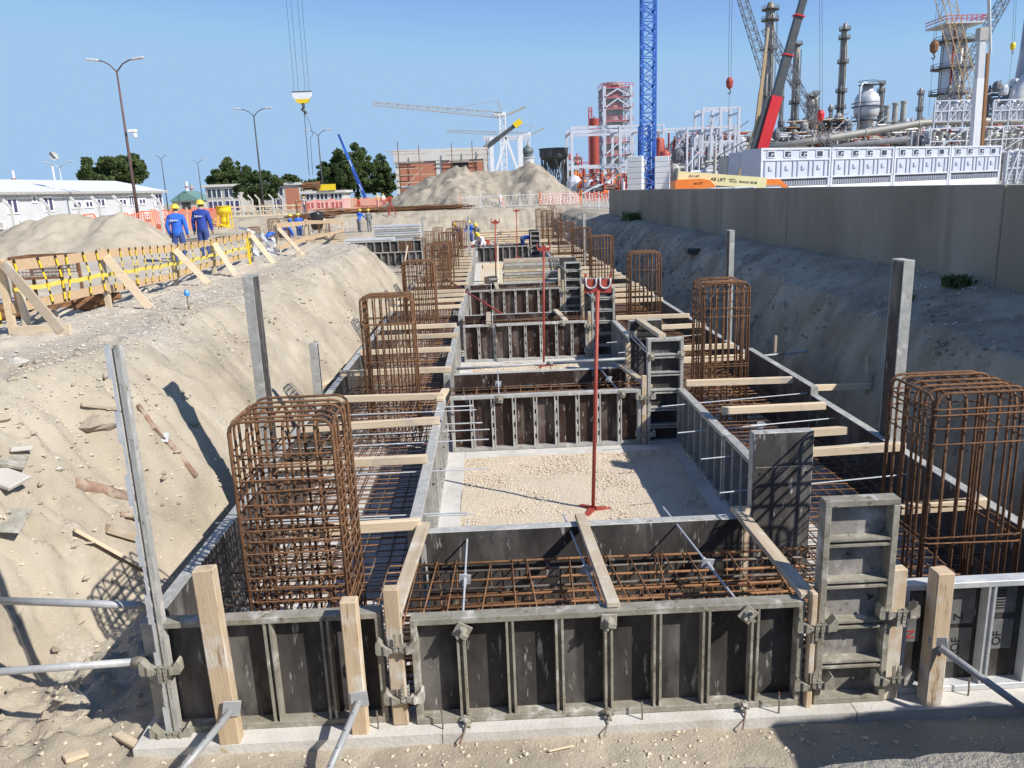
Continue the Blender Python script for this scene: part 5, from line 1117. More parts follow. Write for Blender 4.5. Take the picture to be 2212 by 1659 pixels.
column('slim process column right of the red crane boom', 1722, 92, 290, 13, 270, [98, 183, 225, 265]); column('thin tapering column standing alone in the middle', 1826, 50, 290, 13, 260, [66, 85, 137, 200, 235], taper=.75, side=-1)
column('short column with pink railings left of the thin one', 1752, 205, 290, 15, 250, [210, 230, 262]); column('second short column with pipes, beside it', 1763, 200, 290, 9, 258, [205, 240], 'galv')
column('thin pipe column between the tallest column and the red crane', 1690, 150, 290, 7, 275, [170, 215], 'pipe_grey'); column('thin column behind the transfer pipe left of the thin alone one', 1795, 225, 290, 6, 270, [240], 'galv'); column('slim column close to the wide silver column, on its left', 1990, 190, 300, 8, 240, [205, 240], 'galv')
column('slim column with two platforms right of the bulb vessel', 1905, 178, 290, 9, 265, [183, 200, 245])
for k, (px, pt) in enumerate(((1917, 228), (1935, 222), (1953, 218))):
    q = at(px, pt, 255); h = q.z - GR; t = thing('flue_stack', f'{["left", "middle", "right"][k]} of three short flue stacks', 'stack', (q.x, 255, GR), 0, 'three short flue stacks'); MB().lathe([(.85, 0), (.85, h * .8), (.8, h - .6), (1.0, h - .6), (1.0, h)], 14).build('shaft', 'pipe_grey', t); MB().lathe([(1.7, h * .5), (1.7, h * .51 + .1)], 14).build('platform', 'dark_steel', t)
# bulb shaped vessel
Yv = 250; zv = lambda py: ht(1862, py, Yv) - GR; R_ = wid(25, Yv); b = base(1862, Yv)
t = thing('bulb_vessel', 'silver onion-shaped reactor vessel between the columns', 'vessel', b); r1 = R_
MB().lathe([(r1 * .52, 0), (r1 * .5, zv(268)), (r1 * .62, zv(262)), (r1 * .95, zv(250)), (r1, zv(240)), (r1, zv(222)), (r1 * .95, zv(212)), (r1 * .8, zv(205)), (r1 * .62, zv(200)), (r1 * .42, zv(196)), (r1 * .40, zv(182)), (r1 * .2, zv(180)), (.05, zv(179))], 24).build('shell', 'silver', t, smooth=True)
for py_, rr in ((232, 1.2), (262, 1.1), (185, .75)): pl = MB().lathe([(r1 * .4, zv(py_)), (r1 * rr, zv(py_)), (r1 * rr, zv(py_) + .25), (r1 * .4, zv(py_) + .25)], 20).build('platform', 'dark_steel', t); m = MB(); m.path([(r1 * rr * math.cos(a), r1 * rr * math.sin(a), zv(py_) + 1.2) for a in [i * math.pi / 8 for i in range(16)]], .09, 4, True); m.build('railing', 'dark_steel', pl)
MB().path([(-r1 * .9, -r1 * .6, zv(290)), (-r1 * .9, -r1 * .6, zv(190)), (-r1 * .6, -r1 * .4, zv(180)), (0, 0, zv(181))], .35, 7).build('riser', 'silver', t, smooth=True)
# big silver column and far right stack
t = column('wide shiny silver column with a red railed top deck', 2063, 52, 320, 44, 190, [92, 150, 205], 'bright_silver', 1., side=-1)
Ys = 190; zs_ = lambda py: ht(2063, py, Ys) - GR
dk = MB().box(-4.4, 4.6, -4.4, 4.4, zs_(58), zs_(54)).build('top_deck', 'galv_pale', t); m = MB()
for zr in (.6, 1.2):
    for a_, b_ in (((-4.4, -4.4), (4.6, -4.4)), ((4.6, -4.4), (4.6, 4.4)), ((-4.4, -4.4), (-4.4, 4.4))): m.bar((*a_, zs_(54) + zr), (*b_, zs_(54) + zr), .18, .18)
for j in range(9): m.bar((-4.4 + 9 * j / 8, -4.4, zs_(54)), (-4.4 + 9 * j / 8, -4.4, zs_(54) + 1.2), .16, .16)
m.build('railing', 'pink_red', dk); MB().bar((-1.2, -2.4, zs_(300)), (-1.2, -2.4, zs_(60)), .35, .35).build('red_stripe_pipe', 'red_paint', t)
Y7 = 175; b = base(2206, Y7); z7 = lambda py: ht(2196, py, Y7) - GR; t = thing('flare_stack', 'huge silver stack flaring out at its foot at the right edge', 'stack', b)
MB().lathe([(wid(55, Y7), 0), (wid(55, Y7), z7(215)), (wid(40, Y7), z7(190)), (wid(30, Y7), z7(165)), (wid(27, Y7), z7(120)), (wid(23, Y7), z7(-60))], 22).build('shell', 'blue_silver', t, smooth=True)
q0 = at(2230, 160, Y7 - 6) - b; MB().path([q0 + Vector((0, 0, 9)), q0, q0 + Vector((-2.4, 0, -3)), q0 + Vector((-3.4, 0, -8))], 1.5, 12).build('duct', 'silver', t, smooth=True)
# white telescopic mast standing before it
P0, P1 = at(2103, 330, 110), at(2122, 60, 110); t = boom('upright white telescopic crane mast before the silver column', P0, P1, .95, ['white_paint', 'galv_pale', 'galv'], [(0, .6, 1), (.6, .9, .85), (.9, 1.0, 1.15)]); MB().bar(Vector((1.0, -.2, 0)), (P1 - P0) * .8 + Vector((.9, -.2, 0)), .35, .35).build('side_rail', 'rust_light', t); MB().tube((P1 - P0) * .8 + Vector((1.3, 0, 0)), at(2135, -50, 110) - P0, .22, 6).build('fly_jib', 'galv_pale', t)
# long transfer pipe on trestles
p_ = [at(1640, 322, 150), at(1800, 297, 150), at(1900, 281, 150), at(1990, 266, 150), at(2030, 263, 150), at(2120, 262, 150), at(2260, 258, 150)]
t = thing('transfer_pipe', 'long grey transfer pipe rising to the right above the modules', 'pipe', p_[0]); MB().path([p - p_[0] for p in p_], .62, 12).build('pipe', 'pipe_grey', t, smooth=True)
for px, py in ((1755, 305), (1870, 286), (1985, 268), (2100, 264), (2180, 262)):
    q = at(px, py, 150) - p_[0]; MB().tube((q.x, 0, GR - p_[0].z), (q.x, 0, q.z - .8), .22, 6).build('support', 'galv', t); MB().lathe([(.72, -.15), (.72, .15)], 14).build('flange', 'galv', t, q, (0, R(90), 0))
p2 = [at(1700, 335, 140), at(1850, 312, 140), at(1960, 300, 140)]; tag(MB().path(p2, .55, 10).build('transfer_pipe', 'clutter_dark', smooth=True), 'thinner dark pipe running below the grey transfer pipe', 'pipe')
# silver manifold frame at far right: rows of upright cladded pipes
def manifold(label, px0, px1, pyt, pyb, Y, n, mt='silver'):
    a_ = base(px0, Y); W = wid(px1 - px0, Y); z = lambda py: ht((px0 + px1) / 2, py, Y) - GR
    t = thing('pipe_manifold', label, 'pipework', a_)
    for i in range(n):
        x = W * (i + .5) / n; kk = random.random(); m = MB(); zt_, zb_ = z(pyt) - kk * 1.2, z(pyb)
        m.path([(x, 0, zb_), (x, 0, zt_ - .5), (x + .25, 0, zt_ - .1), (x + W / n * .8, .2, zt_)], .32, 8)
        for j in range(8): m.lathe([(.42, zb_ + (zt_ - zb_) * (j + .5) / 9), (.42, zb_ + (zt_ - zb_) * (j + .5) / 9 + .25)], 8, (x, 0, 0))
        m.build('upright_pipe', mt, t)
    for f in (0, .5, 1): MB().bar((0, -.5, z(pyb) + (z(pyt) - z(pyb)) * f), (W, -.5, z(pyb) + (z(pyt) - z(pyb)) * f), .15, .2).build('beam', 'steel_white', t)
    for i in range(4): MB().bar((W * i / 3, -.5, 0), (W * i / 3, -.5, z(pyt)), .2, .2).build('post', 'steel_white', t)
    for i in range(3): MB().bar((W * i / 3, -.6, z(pyb)), (W * (i + 1) / 3, -.6, z(pyt)), .16, .16).build('brace', 'steel_white', t)
manifold('frame of upright silver pipes below the silver column', 2004, 2095, 218, 262, 145, 9); manifold('frame of upright silver pipes at the far right edge', 2128, 2230, 216, 260, 145, 9)
manifold('dark lower pipework behind the right modules', 2000, 2230, 275, 330, 142, 14, 'pipe_grey'); manifold('pipework to the right of the last module', 2168, 2235, 325, 400, 104, 6, 'silver')
# low clutter of racks, valves and pipes behind the modules
def clutter(label, px0, px1, pyt, pyb, Y, n, mts, k0=0):
    a_ = base(px0, Y); W = wid(px1 - px0, Y); z = lambda py: ht((px0 + px1) / 2, py, Y) - GR; t = thing('process_unit', label, 'pipework', a_); rr = random.Random(int(px0 + pyt))
    groups_ = {m_: MB() for m_ in mts}; H0, H1 = z(pyb), z(pyt)
    for i in range(n):
        g = groups_[rr.choice(mts)]; x = rr.uniform(0, W); y = rr.uniform(0, 12); zz_ = rr.uniform(H0, H1); c = rr.random()
        if c < .33: g.tube((x, y, zz_), (min(W, x + rr.uniform(3, 14)), y, zz_ + rr.uniform(-.2, .2)), rr.uniform(.12, .4), 6)
        elif c < .62: g.tube((x, y, 0), (x, y, zz_ + rr.uniform(0, 2)), rr.uniform(.1, .35), 6)
        elif c < .8: g.bar((x, y, zz_), (min(W, x + rr.uniform(2, 6)), y, zz_ + rr.choice((-1, 1)) * rr.uniform(1, 3)), .2, .2)
        elif c < .92: s_ = rr.uniform(.5, 1.3); g.lathe([(s_ * .8, 0), (s_, s_ * .5), (s_, s_ * 1.6), (s_ * .6, s_ * 2.2), (.05, s_ * 2.4)], 9, (x, y, zz_ - 1))
        else: g.box(x, x + rr.uniform(2, 6), y, y + 2, zz_, zz_ + .25)
    for m_, g in groups_.items():
        if g.v: stuff(g.build({'steel_white': 'white_pipes', 'clutter_dark': 'dark_pipes', 'galv': 'grey_pipes', 'red_paint': 'red_pipes', 'silver': 'silver_pipes', 'rust_light': 'rusty_pipes', 'pink_red': 'pink_rails', 'steel_tower': 'brown_pipes', 'orange': 'orange_fittings', 'foliage': 'scrub'}[m_], m_, t))
    return t
clutter('brownish process unit below the slim columns', 1640, 1830, 285, 330, 235, 272, ['steel_tower', 'galv', 'clutter_dark', 'rust_light', 'steel_white'])
clutter('process unit around the foot of the bulb vessel', 1825, 2005, 278, 330, 225, 272, ['steel_tower', 'galv', 'clutter_dark', 'red_paint', 'silver'])
clutter('silver pipe tangle behind the right modules', 2000, 2240, 275, 345, 155, 352, ['silver', 'galv', 'clutter_dark', 'steel_white', 'red_paint'])
clutter('white and red pipe tangle inside the rack', 1250, 1445, 370, 425, 180, 272, ['steel_white', 'red_paint', 'clutter_dark', 'galv', 'orange'])
clutter('pale pipe tangle in the right part of the rack', 1465, 1615, 285, 385, 185, 384, ['steel_white', 'galv', 'clutter_dark', 'silver', 'red_paint'])
clutter('slim red and grey piping left of the blue mast', 1445, 1482, 305, 380, 240, 96, ['pink_red', 'galv', 'clutter_dark'])
clutter('red scaffold clutter between hopper and rack', 1225, 1260, 335, 400, 250, 64, ['pink_red', 'galv'])
clutter('reddish site clutter under the rack at ground level', 1255, 1350, 398, 425, 120, 144, ['orange', 'red_paint', 'clutter_dark', 'steel_white'])
clutter('upright pipes and ladders between the slim columns', 1690, 1835, 255, 300, 245, 150, ['steel_tower', 'galv', 'clutter_dark', 'rust_light'])
clutter('upright pipes right of the bulb vessel', 1885, 2010, 258, 300, 248, 130, ['steel_tower', 'galv', 'clutter_dark', 'silver'])
clutter('silver ducts and steelwork around the far right stack', 2125, 2245, 175, 270, 168, 150, ['silver', 'galv', 'clutter_dark', 'steel_white'])
clutter('grey machinery behind the leftmost modules', 1480, 1650, 330, 400, 130, 110, ['steel_white', 'galv', 'clutter_dark'])
# ================================================================== LEFT BANK, PEOPLE, SMALL THINGS
def ray(px, py):
    dx, dy = px - PW / 2, py - PH / 2
    return (fw * F + rt * (dx * cr - dy * sr) - up * (dx * sr + dy * cr)).normalized()
def hit(px, py, lift=0., lo=3., hi=90.):
    """ground point seen along a sight line"""
    d = ray(px, py); t = np.linspace(lo, hi, 4000); X = d.x * t; Y = d.y * t; Z = 4 + d.z * t; b = np.nonzero(Z < terr(X, Y))[0]
    i = b[0] if len(b) else -1; return Vector((X[i], Y[i], Z[i] + lift))
# --- timber barrier with warning tape
def barrier(label, posts, hts, low, rails_w=.16, braces=(), tape=None, hang=.42, name='timber_barrier', mt='rail_wood'):
    o0 = Vector(posts[0]); t = thing(name, label, 'barrier', o0)
    P_ = [Vector(p) - o0 for p in posts]; T = [p + Vector((0, 0, h)) for p, h in zip(P_, hts)]; Lw = [p + Vector((0, 0, h)) for p, h in zip(P_, low)]
    for p, q in zip(P_, T): MB().bar(p - Vector((0, 0, .2)), q + Vector((random.uniform(-.03, .03), 0, .12)), .10, .07).build('post', 'timber', t)
    off = Vector((.065, -.03, 0))
    for a_, b_ in zip(T, T[1:]): MB().bar(a_ + off - (b_ - a_) * .02, b_ + off + (b_ - a_) * .015 + Vector((0, 0, random.uniform(-.03, .03))), .03, rails_w).build('top_rail', mt, t)
    for a_, b_ in zip(Lw, Lw[1:]): MB().bar(a_ + off, b_ + off + Vector((0, 0, random.uniform(-.05, .05))), .03, rails_w * .9).build('bottom_rail', mt, t)
    for i, dx, dy, z in braces:
        f = P_[i] + Vector((dx, dy, 0)); f.z = gz(f.x + o0.x, f.y + o0.y) - o0.z; MB().bar(P_[i] + Vector((.1, -.05, hts[i] * z)), f, .04, .14, ref=(1, 0, 0)).build('brace', 'timber', t)
    if tape:
        th, tx = tape
        for a_, b_, c_, e_ in zip(T, T[1:], Lw, Lw[1:]):
            n = max(3, int((b_ - a_).length / hang)); sd_ = (b_ - a_).normalized()
            for k in range(n):
                u0 = (k + random.uniform(.3, .7)) / n; u1 = min(1, max(0, u0 + random.choice((-1, 1)) * random.uniform(.1, .5) / n))
                p = a_.lerp(b_, u0) + off * 1.5 + Vector((0, 0, rails_w * .56)); q = c_.lerp(e_, u1) + off * 1.5 + Vector((0, 0, -.05))
                w_ = sd_ * .024; mid = (p + q) / 2 + Vector((random.uniform(0, .05), 0, 0)); o_ = Vector(p); e2 = Vector((.004, -.002, 0))
                m = MB()
                for s0, s1 in ((p, mid), (mid, q)): m.add([s0 - w_ - o_, s0 + w_ - o_, s1 + w_ - o_, s1 - w_ - o_, s0 - w_ - o_ + e2, s0 + w_ - o_ + e2, s1 + w_ - o_ + e2, s1 - w_ - o_ + e2], [(0, 1, 2, 3), (7, 6, 5, 4), (0, 4, 5, 1), (2, 6, 7, 3), (1, 5, 6, 2), (3, 7, 4, 0)])
                m.build('tape_strip', th, t, o_)
            m = MB(); pts = [(a_.lerp(b_, k / 8) * .42 + c_.lerp(e_, k / 8) * .58) + Vector((.1, 0, .014 * math.sin(k * 2.1))) for k in range(9)]
            for s0, s1 in zip(pts, pts[1:]): m.bar(s0, s1, .006, .07)
            m.build('tape_line', tx, t)
    return t
mat('tape_dull', (.72, .56, .08), (.80, .66, .16), 6, .5)
bp_ = [(x, y, gz(x, y)) for x, y in [(-7.15, 11.85), (-7.05, 14.7), (-7.30, 18.6), (-7.35, 21.4), (-7.2, 24.3)]]
hts = [1.0, .98, .88, .82, .82]
barrier('timber barrier with yellow and black tape along the left bank', bp_, hts, [.38, .34, .28, .26, .26], braces=[(1, .85, -.25, .95), (2, .95, -.6, .95), (3, .9, -1.1, .95), (4, .8, -.5, 1.0)], tape=('tape_hang', 'tape_dull'))
b0 = Vector(bp_[0]); q = Vector((-6.35, 11.7, gz(-6.35, 11.7)))
timber('barrier_brace', 'slanting pale brace at the near left end of the taped barrier', 'timber brace', b0 + Vector((.1, -.1, 1.05)), q + Vector((0, 0, .04)), .04, .14, 'timber_old', ref=(1, 0, 0))
timber('foot_board', 'pale board lying edgewise at the foot of the slanting brace', 'board', q + Vector((-.72, .0, .07)), q + Vector((.12, .02, .07)), .05, .17, 'timber')
timber('barrier_stake', 'short timber stake under the left end of the taped barrier', 'timber stake', (-6.95, 11.9, gz(-6.95, 11.9) - .1), (-6.98, 11.9, gz(-6.95, 11.9) + .62), .1, .06, 'timber', ref=(0, 1, 0))
bx_ = thing('tape_bundle', 'bundle of yellow and black tape wound round the leftmost post', 'tape', b0 + Vector((-.12, -.12, .05)))
for k in range(5): MB().bar((random.uniform(-.12, .05), -.03 * k, random.uniform(0, .2)), (random.uniform(-.08, .1), -.03 * k, random.uniform(.7, 1.0)), .006, .07, ref=(0, 1, 0)).build('tape_strip', 'tape_hang', bx_)
timber('tape_stake', 'yellow taped stake at the far end of the taped barrier', 'stake', hit(541, 572), hit(541, 572) + Vector((-.02, 0, .75)), .06, .04, 'yellow', ref=(0, 1, 0))
pp = [hit(602, 548), hit(665, 528), hit(742, 508)]
barrier('loose timber barrier with white tape at the far end of the bank', [tuple(p) for p in pp], [.95, .9, .95], [.2, .25, .3], braces=[(0, 1.2, -1.6, .9)], tape=None)
pl = pp[0]; t = thing('tape_tangle', 'tangle of white plastic tape blown around the far barrier', 'tape', pl); 
for k in range(9):
    a = Vector((random.uniform(-1.6, .3), random.uniform(-1, .5), random.uniform(.3, 1.0))); pts = [a]
    for j in range(5): pts.append(pts[-1] + Vector((random.uniform(-.1, .35), random.uniform(-.2, .2), random.uniform(-.32, .08))))
    m = MB(); [m.bar(x_, y_, .008, .09) for x_, y_ in zip(pts, pts[1:])]; m.build('tape_strip', 'plastic_sheet', t)
timber('loose_plank', 'white weathered plank lying on the chippings by the far barrier', 'plank', hit(640, 555, .03), hit(722, 508, .05), .05, .22, 'timber_old')
for k, (a_, b_) in enumerate(((560, 500), (605, 480))): pass
t = thing('tape_screen', 'row of white and red tape strips hanging at the bank end', 'tape', hit(705, 505))
for k in range(16): MB().bar((k * .16, 0, 1.0 + .1 * math.sin(k)), (k * .16 + random.uniform(-.06, .06), 0, .15), .006, .08, ref=(0, 1, 0)).build('tape_strip', 'white_paint' if k % 3 else 'tape_red', t)
MB().bar((-.1, .02, 1.08), (2.6, .02, 1.15), .05, .12).build('rail', 'timber', t)
# wire crate, pipes, rock, stakes
t = thing('wire_crate', 'rusty wire mesh crate on legs behind the taped barrier', 'crate', (-9.35, 15.8, gz(-9.3, 15.8))); 
for a_, b_ in (((0, 0, .85), (.95, 0, .85)), ((0, 0, .45), (.95, 0, .45)), ((0, .7, .85), (.95, .7, .85)), ((0, 0, 0), (0, 0, .85)), ((.95, 0, 0), (.95, 0, .85)), ((0, .7, 0), (0, .7, .85)), ((.95, .7, 0), (.95, .7, .85)), ((0, 0, .85), (0, .7, .85)), ((.95, 0, .85), (.95, .7, .85))): MB().bar(a_, b_, .05, .05).build('frame_bar', 'rust', t)
m = MB()
for k in range(14): m.tube((.07 * k, 0, .47), (.07 * k, 0, .84), .008, 4)
for k in range(6): m.tube((0, 0, .5 + .065 * k), (.95, 0, .5 + .065 * k), .008, 4)
wm = m.build('wire_mesh', 'bar_grey', t); inst('wire_mesh', wm.data, t, (0, .7, 0)); MB().box(.02, .93, .02, .68, .43, .448).build('floor_sheet', 'timber_old', t)
for k in range(6):
    a = Vector((-8.7 + .05 * k, 13.1 + .22 * k, 0)); b = Vector((-7.25 + .1 * (k % 3), 14.6 + .12 * k, 0)); a.z = gz(a.x, a.y) + .09 + .08 * (k % 2); b.z = gz(b.x, b.y) + .09 + .08 * (k % 2)
    t = thing('rusty_pipe', f'rusty pipe lying under the taped barrier, {ORD[k]} from the camera', 'pipe', a, 0, 'rusty pipes on the bank'); MB().tube((0, 0, 0), b - a, .075, 10).build('tube', 'rust', t, smooth=True); MB().tube((b - a) * .999, (b - a) * 1.002, .06, 10).build('bore', 'black', t)
def rock(label, p, s, mt='sand_heap', name='rock', seed=1, flat_=.6):
    r_ = np.random.default_rng(seed); m = MB(); m.lathe([(.02, -1), (.75, -.6), (1, 0), (.72, .62), (.02, .85)], 9); V = np.array(m.v) * (1 + .22 * r_.standard_normal((len(m.v), 3))); m.v = [tuple(q) for q in V * [s, s * .8, s * flat_]]
    return tag(m.build(name, mt, None, p), label, 'rock')
rock('big sandy clod behind the foot board of the barrier', hit(90, 692, .0), .33, 'sand', seed=3); rock('small dark clod on the chippings at far left', hit(37, 790, .04), .13, 'stone', seed=5); rock('earth clod left of the slotted corner profile', hit(205, 905, -.05), .2, 'sand', seed=8)

p = hit(408, 668); t = thing('survey_stake', 'thin stake with a bright blue cap on the chippings', 'stake', p); MB().tube((0, 0, -.1), (0, 0, .27), .012, 6).build('rod', 'bar_grey', t); MB().lathe([(.0, .23), (.045, .24), (.05, .29), (.03, .34), (.0, .35)], 10).build('cap', 'blue_cap', t)
# debris on the slope
def tubeon(label, a, b, r, mt, name, cat='scrap', lift=.04, n=10): a, b = hit(*a, lift), hit(*b, lift); t = tag(MB().path([a, a.lerp(b, .5) + Vector((0, 0, .01)), b], r, n).build(name, mt, smooth=True), label, cat); return t
tubeon('rusty cylinder half buried in the torn slope', (160, 1042), (285, 1078), .07, 'rust_dusty', 'rusty_cylinder', lift=-.01); tubeon('bent rusty pipe end above the wood off-cut', (262, 1118), (308, 1128), .03, 'rust_dusty', 'pipe_end')
tubeon('upper rusty link hanging on the slope right of the corner profile', (300, 885), (335, 935), .034, 'rust_dusty', 'rusty_link', lift=.05); tubeon('lower rusty link lying down the slope', (362, 960), (425, 1038), .038, 'rust_dusty', 'rusty_link', lift=.05); tubeon('wire joining the two rusty links', (330, 925), (366, 965), .01, 'rust', 'wire')
def boardon(label, a, b, w, h, mt='timber', name='off_cut', cat='board'): return timber(name, label, cat, hit(*a, .03), hit(*b, .03), w, h, mt)
boardon('long pale board lying down the near left slope', (160, 1148), (318, 1235), .16, .035); boardon('thick white off-cut lying in the cage shadow', (228, 1145), (305, 1168), .17, .09, 'timber_old')
boardon('old board bridging the hollow in the slope', (176, 878), (268, 888), .12, .04, 'timber_old'); boardon('small off-cut at the bottom left, flat on the sand', (140, 1648), (190, 1632), .09, .03); boardon('narrow batten lying before the left end of the slab', (255, 1592), (305, 1622), .07, .03)
boardon('thin splinter of wood on the sand before the front beam', (1185, 1630), (1240, 1618), .02, .012, 'timber', 'splinter'); boardon('pale off-cut near the foot of the left outer form', (690, 838), (722, 820), .12, .05)
def sheet(label, px, py, w, l, rot, mt, name='slab_fragment', th=.05):
    p = hit(px, py, .03); m = MB(); m.cbox(-w / 2, w / 2, -l / 2, l / 2, -th / 2, th / 2, .01); V = np.array(m.v); V[:, 2] += .02 * np.sin(V[:, 0] * 9) + .03 * V[:, 1]; m.v = [tuple(q) for q in V]; return tag(m.build(name, mt, None, p, rot), label, 'debris')
sheet('broken grey slab at the left edge, upper', 22, 1000, .3, .24, (.2, .5, .4), 'galv_old'); sheet('broken grey slab at the left edge, lower', 15, 1040, .34, .26, (.1, .35, -.3), 'stone'); sheet('crumpled silvery sheet at the left edge', 20, 1130, .3, .34, (.3, .3, .2), 'galv_old', 'metal_sheet', .012); sheet('small grey slab chip above the silvery sheet', 45, 975, .2, .16, (-.2, .3, .7), 'stone'); sheet('thin plate leaning behind the upper rusty link', 352, 950, .14, .14, (.7, .2, .3), 'galv_pale', 'metal_sheet', .012)
q = hit(640, 1105) ; 
def bottle(label, px, py): p = hit(px, py, .04); t = thing('plastic_bottle', label, 'bottle', p, random.uniform(0, 3), rot=(R(90), 0, random.uniform(0, 3))); MB().lathe([(.035, 0), (.036, .14), (.03, .18), (.013, .215), (.013, .23)], 10).build('body', 'plastic_clear', t, smooth=True); MB().lathe([(.016, .231), (.016, .25)], 8).build('cap', 'blue_cap', t)
bottle('crushed clear bottle at the left corner of the gravel bay', 992, 988); bottle('clear bottle lying at the back edge of the gravel bay', 1133, 972)
# rusty drum close to the camera at the lower right
q = at(2165, 1712, 3.6); t = thing('oil_drum', 'rusty drum top poking into the bottom right corner', 'drum', (q.x, q.y, gz(q.x, q.y)))
h_ = max(.4, q.z - gz(q.x, q.y)); MB().lathe([(.26, 0), (.26, h_ * .5), (.275, h_ * .52), (.26, h_ * .54), (.26, h_ - .01), (.272, h_), (.255, h_ + .004), (.25, h_ - .02)], 28).build('shell', 'rust', t, smooth=False); MB().lathe([(.0, h_ - .015), (.249, h_ - .019)], 28).build('lid', 'rust_light', t)

# --- fences of orange netting
def net(label, pts, h, posts=2.2, name='safety_net'):
    o0 = Vector(pts[0]); t = thing(name, label, 'safety net', o0); m = MB()
    for a_, b_ in zip(pts, pts[1:]):
        a_, b_ = Vector(a_) - o0, Vector(b_) - o0; l = (b_ - a_).length; n = max(4, int(l / .16)); sag = lambda u: .14 * math.sin(u * 23 + a_.x) + .07 * math.sin(u * 57)
        for k in range(n): u = k / n; p = a_.lerp(b_, u); m.bar(p + Vector((0, 0, .05)), p + Vector((.03, 0, h + sag(u) - .05)), .02, .075, ref=(0, 1, 0))
        for j in range(9):
            for k in range(0, n, 3): u, v_ = k / n, min(1, (k + 3) / n); m.bar(a_.lerp(b_, u) + Vector((0, 0, .05 + (h - .1 + sag(u)) * j / 8)), a_.lerp(b_, v_) + Vector((0, 0, .05 + (h - .1 + sag(v_)) * j / 8)), .02, .045 + .05 * (j == 8))
        for k in range(int(l / posts) + 1): p = a_.lerp(b_, min(1, k * posts / l)); MB().bar(p + Vector((0, -.06, -.3)), p + Vector((random.uniform(-.08, .08), -.06, h + .15)), .09, .09).build('post', 'timber', t)
    stuff(m.build('netting', 'orange_net', t)); return t
def bpts(L_): return [tuple(base(px, Y, GR - .1)) for px, Y in L_]
net('orange safety net before the right half of the site office', bpts([(262, 55), (330, 57), (400, 60), (470, 64)]), 1.45); net('slack orange net behind the sandy mound', bpts([(140, 52), (205, 53)]), 1.3)
net('distant orange net before the kiosk', bpts([(640, 105), (760, 108), (850, 110)]), 1.6, 3.5); net('orange netting at the foot of the pipe rack', bpts([(1262, 96), (1335, 100)]), 1.3, 3)
t = thing('rail_fence', 'pale timber rail fence before the grey block and bush', 'fence', base(468, 80)); o0 = base(468, 80); W = base(648, 80).x - o0.x
for k in range(12): MB().bar((W * k / 11, 0, -.2), (W * k / 11, 0, 1.35), .12, .1).build('post', 'timber', t)
for z in (.35, .8, 1.25): MB().bar((0, -.08, z), (W, -.08, z + random.uniform(-.05, .05)), .04, .13).build('rail', 'timber', t)
for k, px in enumerate((25, 105, 170, 215, 262, 345, 505, 523, 545, 560, 590, 610)):
    Y = 50 if px < 400 else 88; q = base(px, Y); t = thing('fence_post', f'concrete fence post with slanted top, {ORD[k]} from the left', 'fence post', q, 0, 'slant-topped fence posts'); MB().bar((0, 0, -.2), (0, 0, 1.9), .14, .14).build('shaft', 'concrete', t); MB().bar((0, 0, 1.88), (-.42, 0, 2.4), .13, .13).build('slanted_top', 'concrete', t)
# red and white tape fences at the far end
def tapefence(label, p0, p1, n, h=1.1, mt='white_paint'):
    o0 = Vector(p0); d = Vector(p1) - o0; t = thing('tape_fence', label, 'fence', o0)
    for k in range(5): MB().bar(d * (k / 4) + Vector((0, 0, -.3)), d * (k / 4) + Vector((0, 0, h + .25)), .07, .07).build('post', 'orange' if k in (0, 4) else 'white_paint', t)
    for z in (.15, h): MB().bar(Vector((0, 0, z)), d + Vector((0, 0, z)), .03, .05).build('tape_line', 'white_paint' if mt == 'white_paint' else 'tape_red', t)
    m = MB()
    for k in range(n): m.bar(d * (k / n) + Vector((0, -.02, .15 + (h - .15) * (k % 2))), d * ((k + 1) / n) + Vector((0, -.02, .15 + (h - .15) * ((k + 1) % 2))), .02, .09)
    m.build('zigzag_tape', mt, t); return t
def top_at(px, Y): q = base(px, Y); q.z = max(gz(q.x, q.y), GR); return q
tapefence('white zigzag tape fence before the big sand heap', top_at(995, 80), top_at(1165, 80), 44, 1.15); tapefence('red and white zigzag tape fence right of the pink bundle', top_at(1166, 80), top_at(1252, 82), 24, 1.1, 'tape_red'); tapefence('taped rail fence at the end of the concrete wall', top_at(1255, 72), top_at(1338, 62), 22, 1.25)
t = thing('tape_knot', 'pinkish knot of tape on the white zigzag fence', 'tape', top_at(1083, 79.8)); 
for k in range(6): MB().bar((random.uniform(-.2, .2), -.05 * k, random.uniform(.8, 1.3)), (random.uniform(-.35, .35), -.05 * k, random.uniform(-.3, .4)), .05, .16).build('tape_strip', 'tape_red' if k % 2 else 'white_paint', t)
# --- yellow concrete skip
q = base(481, 62, 2.0); s_ = 1.0; t = thing('concrete_skip', 'bright yellow concrete skip with funnel and legs', 'concrete skip', q)
MB().lathe([(.22, .15), (.22, .35), (.34, .55), (.30, .9), (.52, 1.25), (.55, 1.28), (.55, 1.62), (.6, 1.64), (.6, 1.70), (.56, 1.70), (.5, 1.3), (.2, .6)], 20).build('bowl', 'yellow', t, smooth=False)
for a in (.6, 2.5, 3.8, 5.6): MB().bar((.52 * math.cos(a), .52 * math.sin(a), 1.35), (.55 * math.cos(a), .55 * math.sin(a), 0), .07, .07).build('leg', 'yellow', t)
MB().path([(.55 * math.cos(a), .55 * math.sin(a), .18) for a in [i * math.pi / 6 for i in range(12)]], .035, 5, True).build('base_ring', 'yellow', t); MB().bar((-.25, -.4, .35), (.35, -.55, .1), .3, .06).build('chute', 'yellow', t); MB().path([(-.5, -.2, 1.0), (-.8, -.4, .5), (-.4, -.3, .3)], .03, 5).build('lever', 'yellow', t)
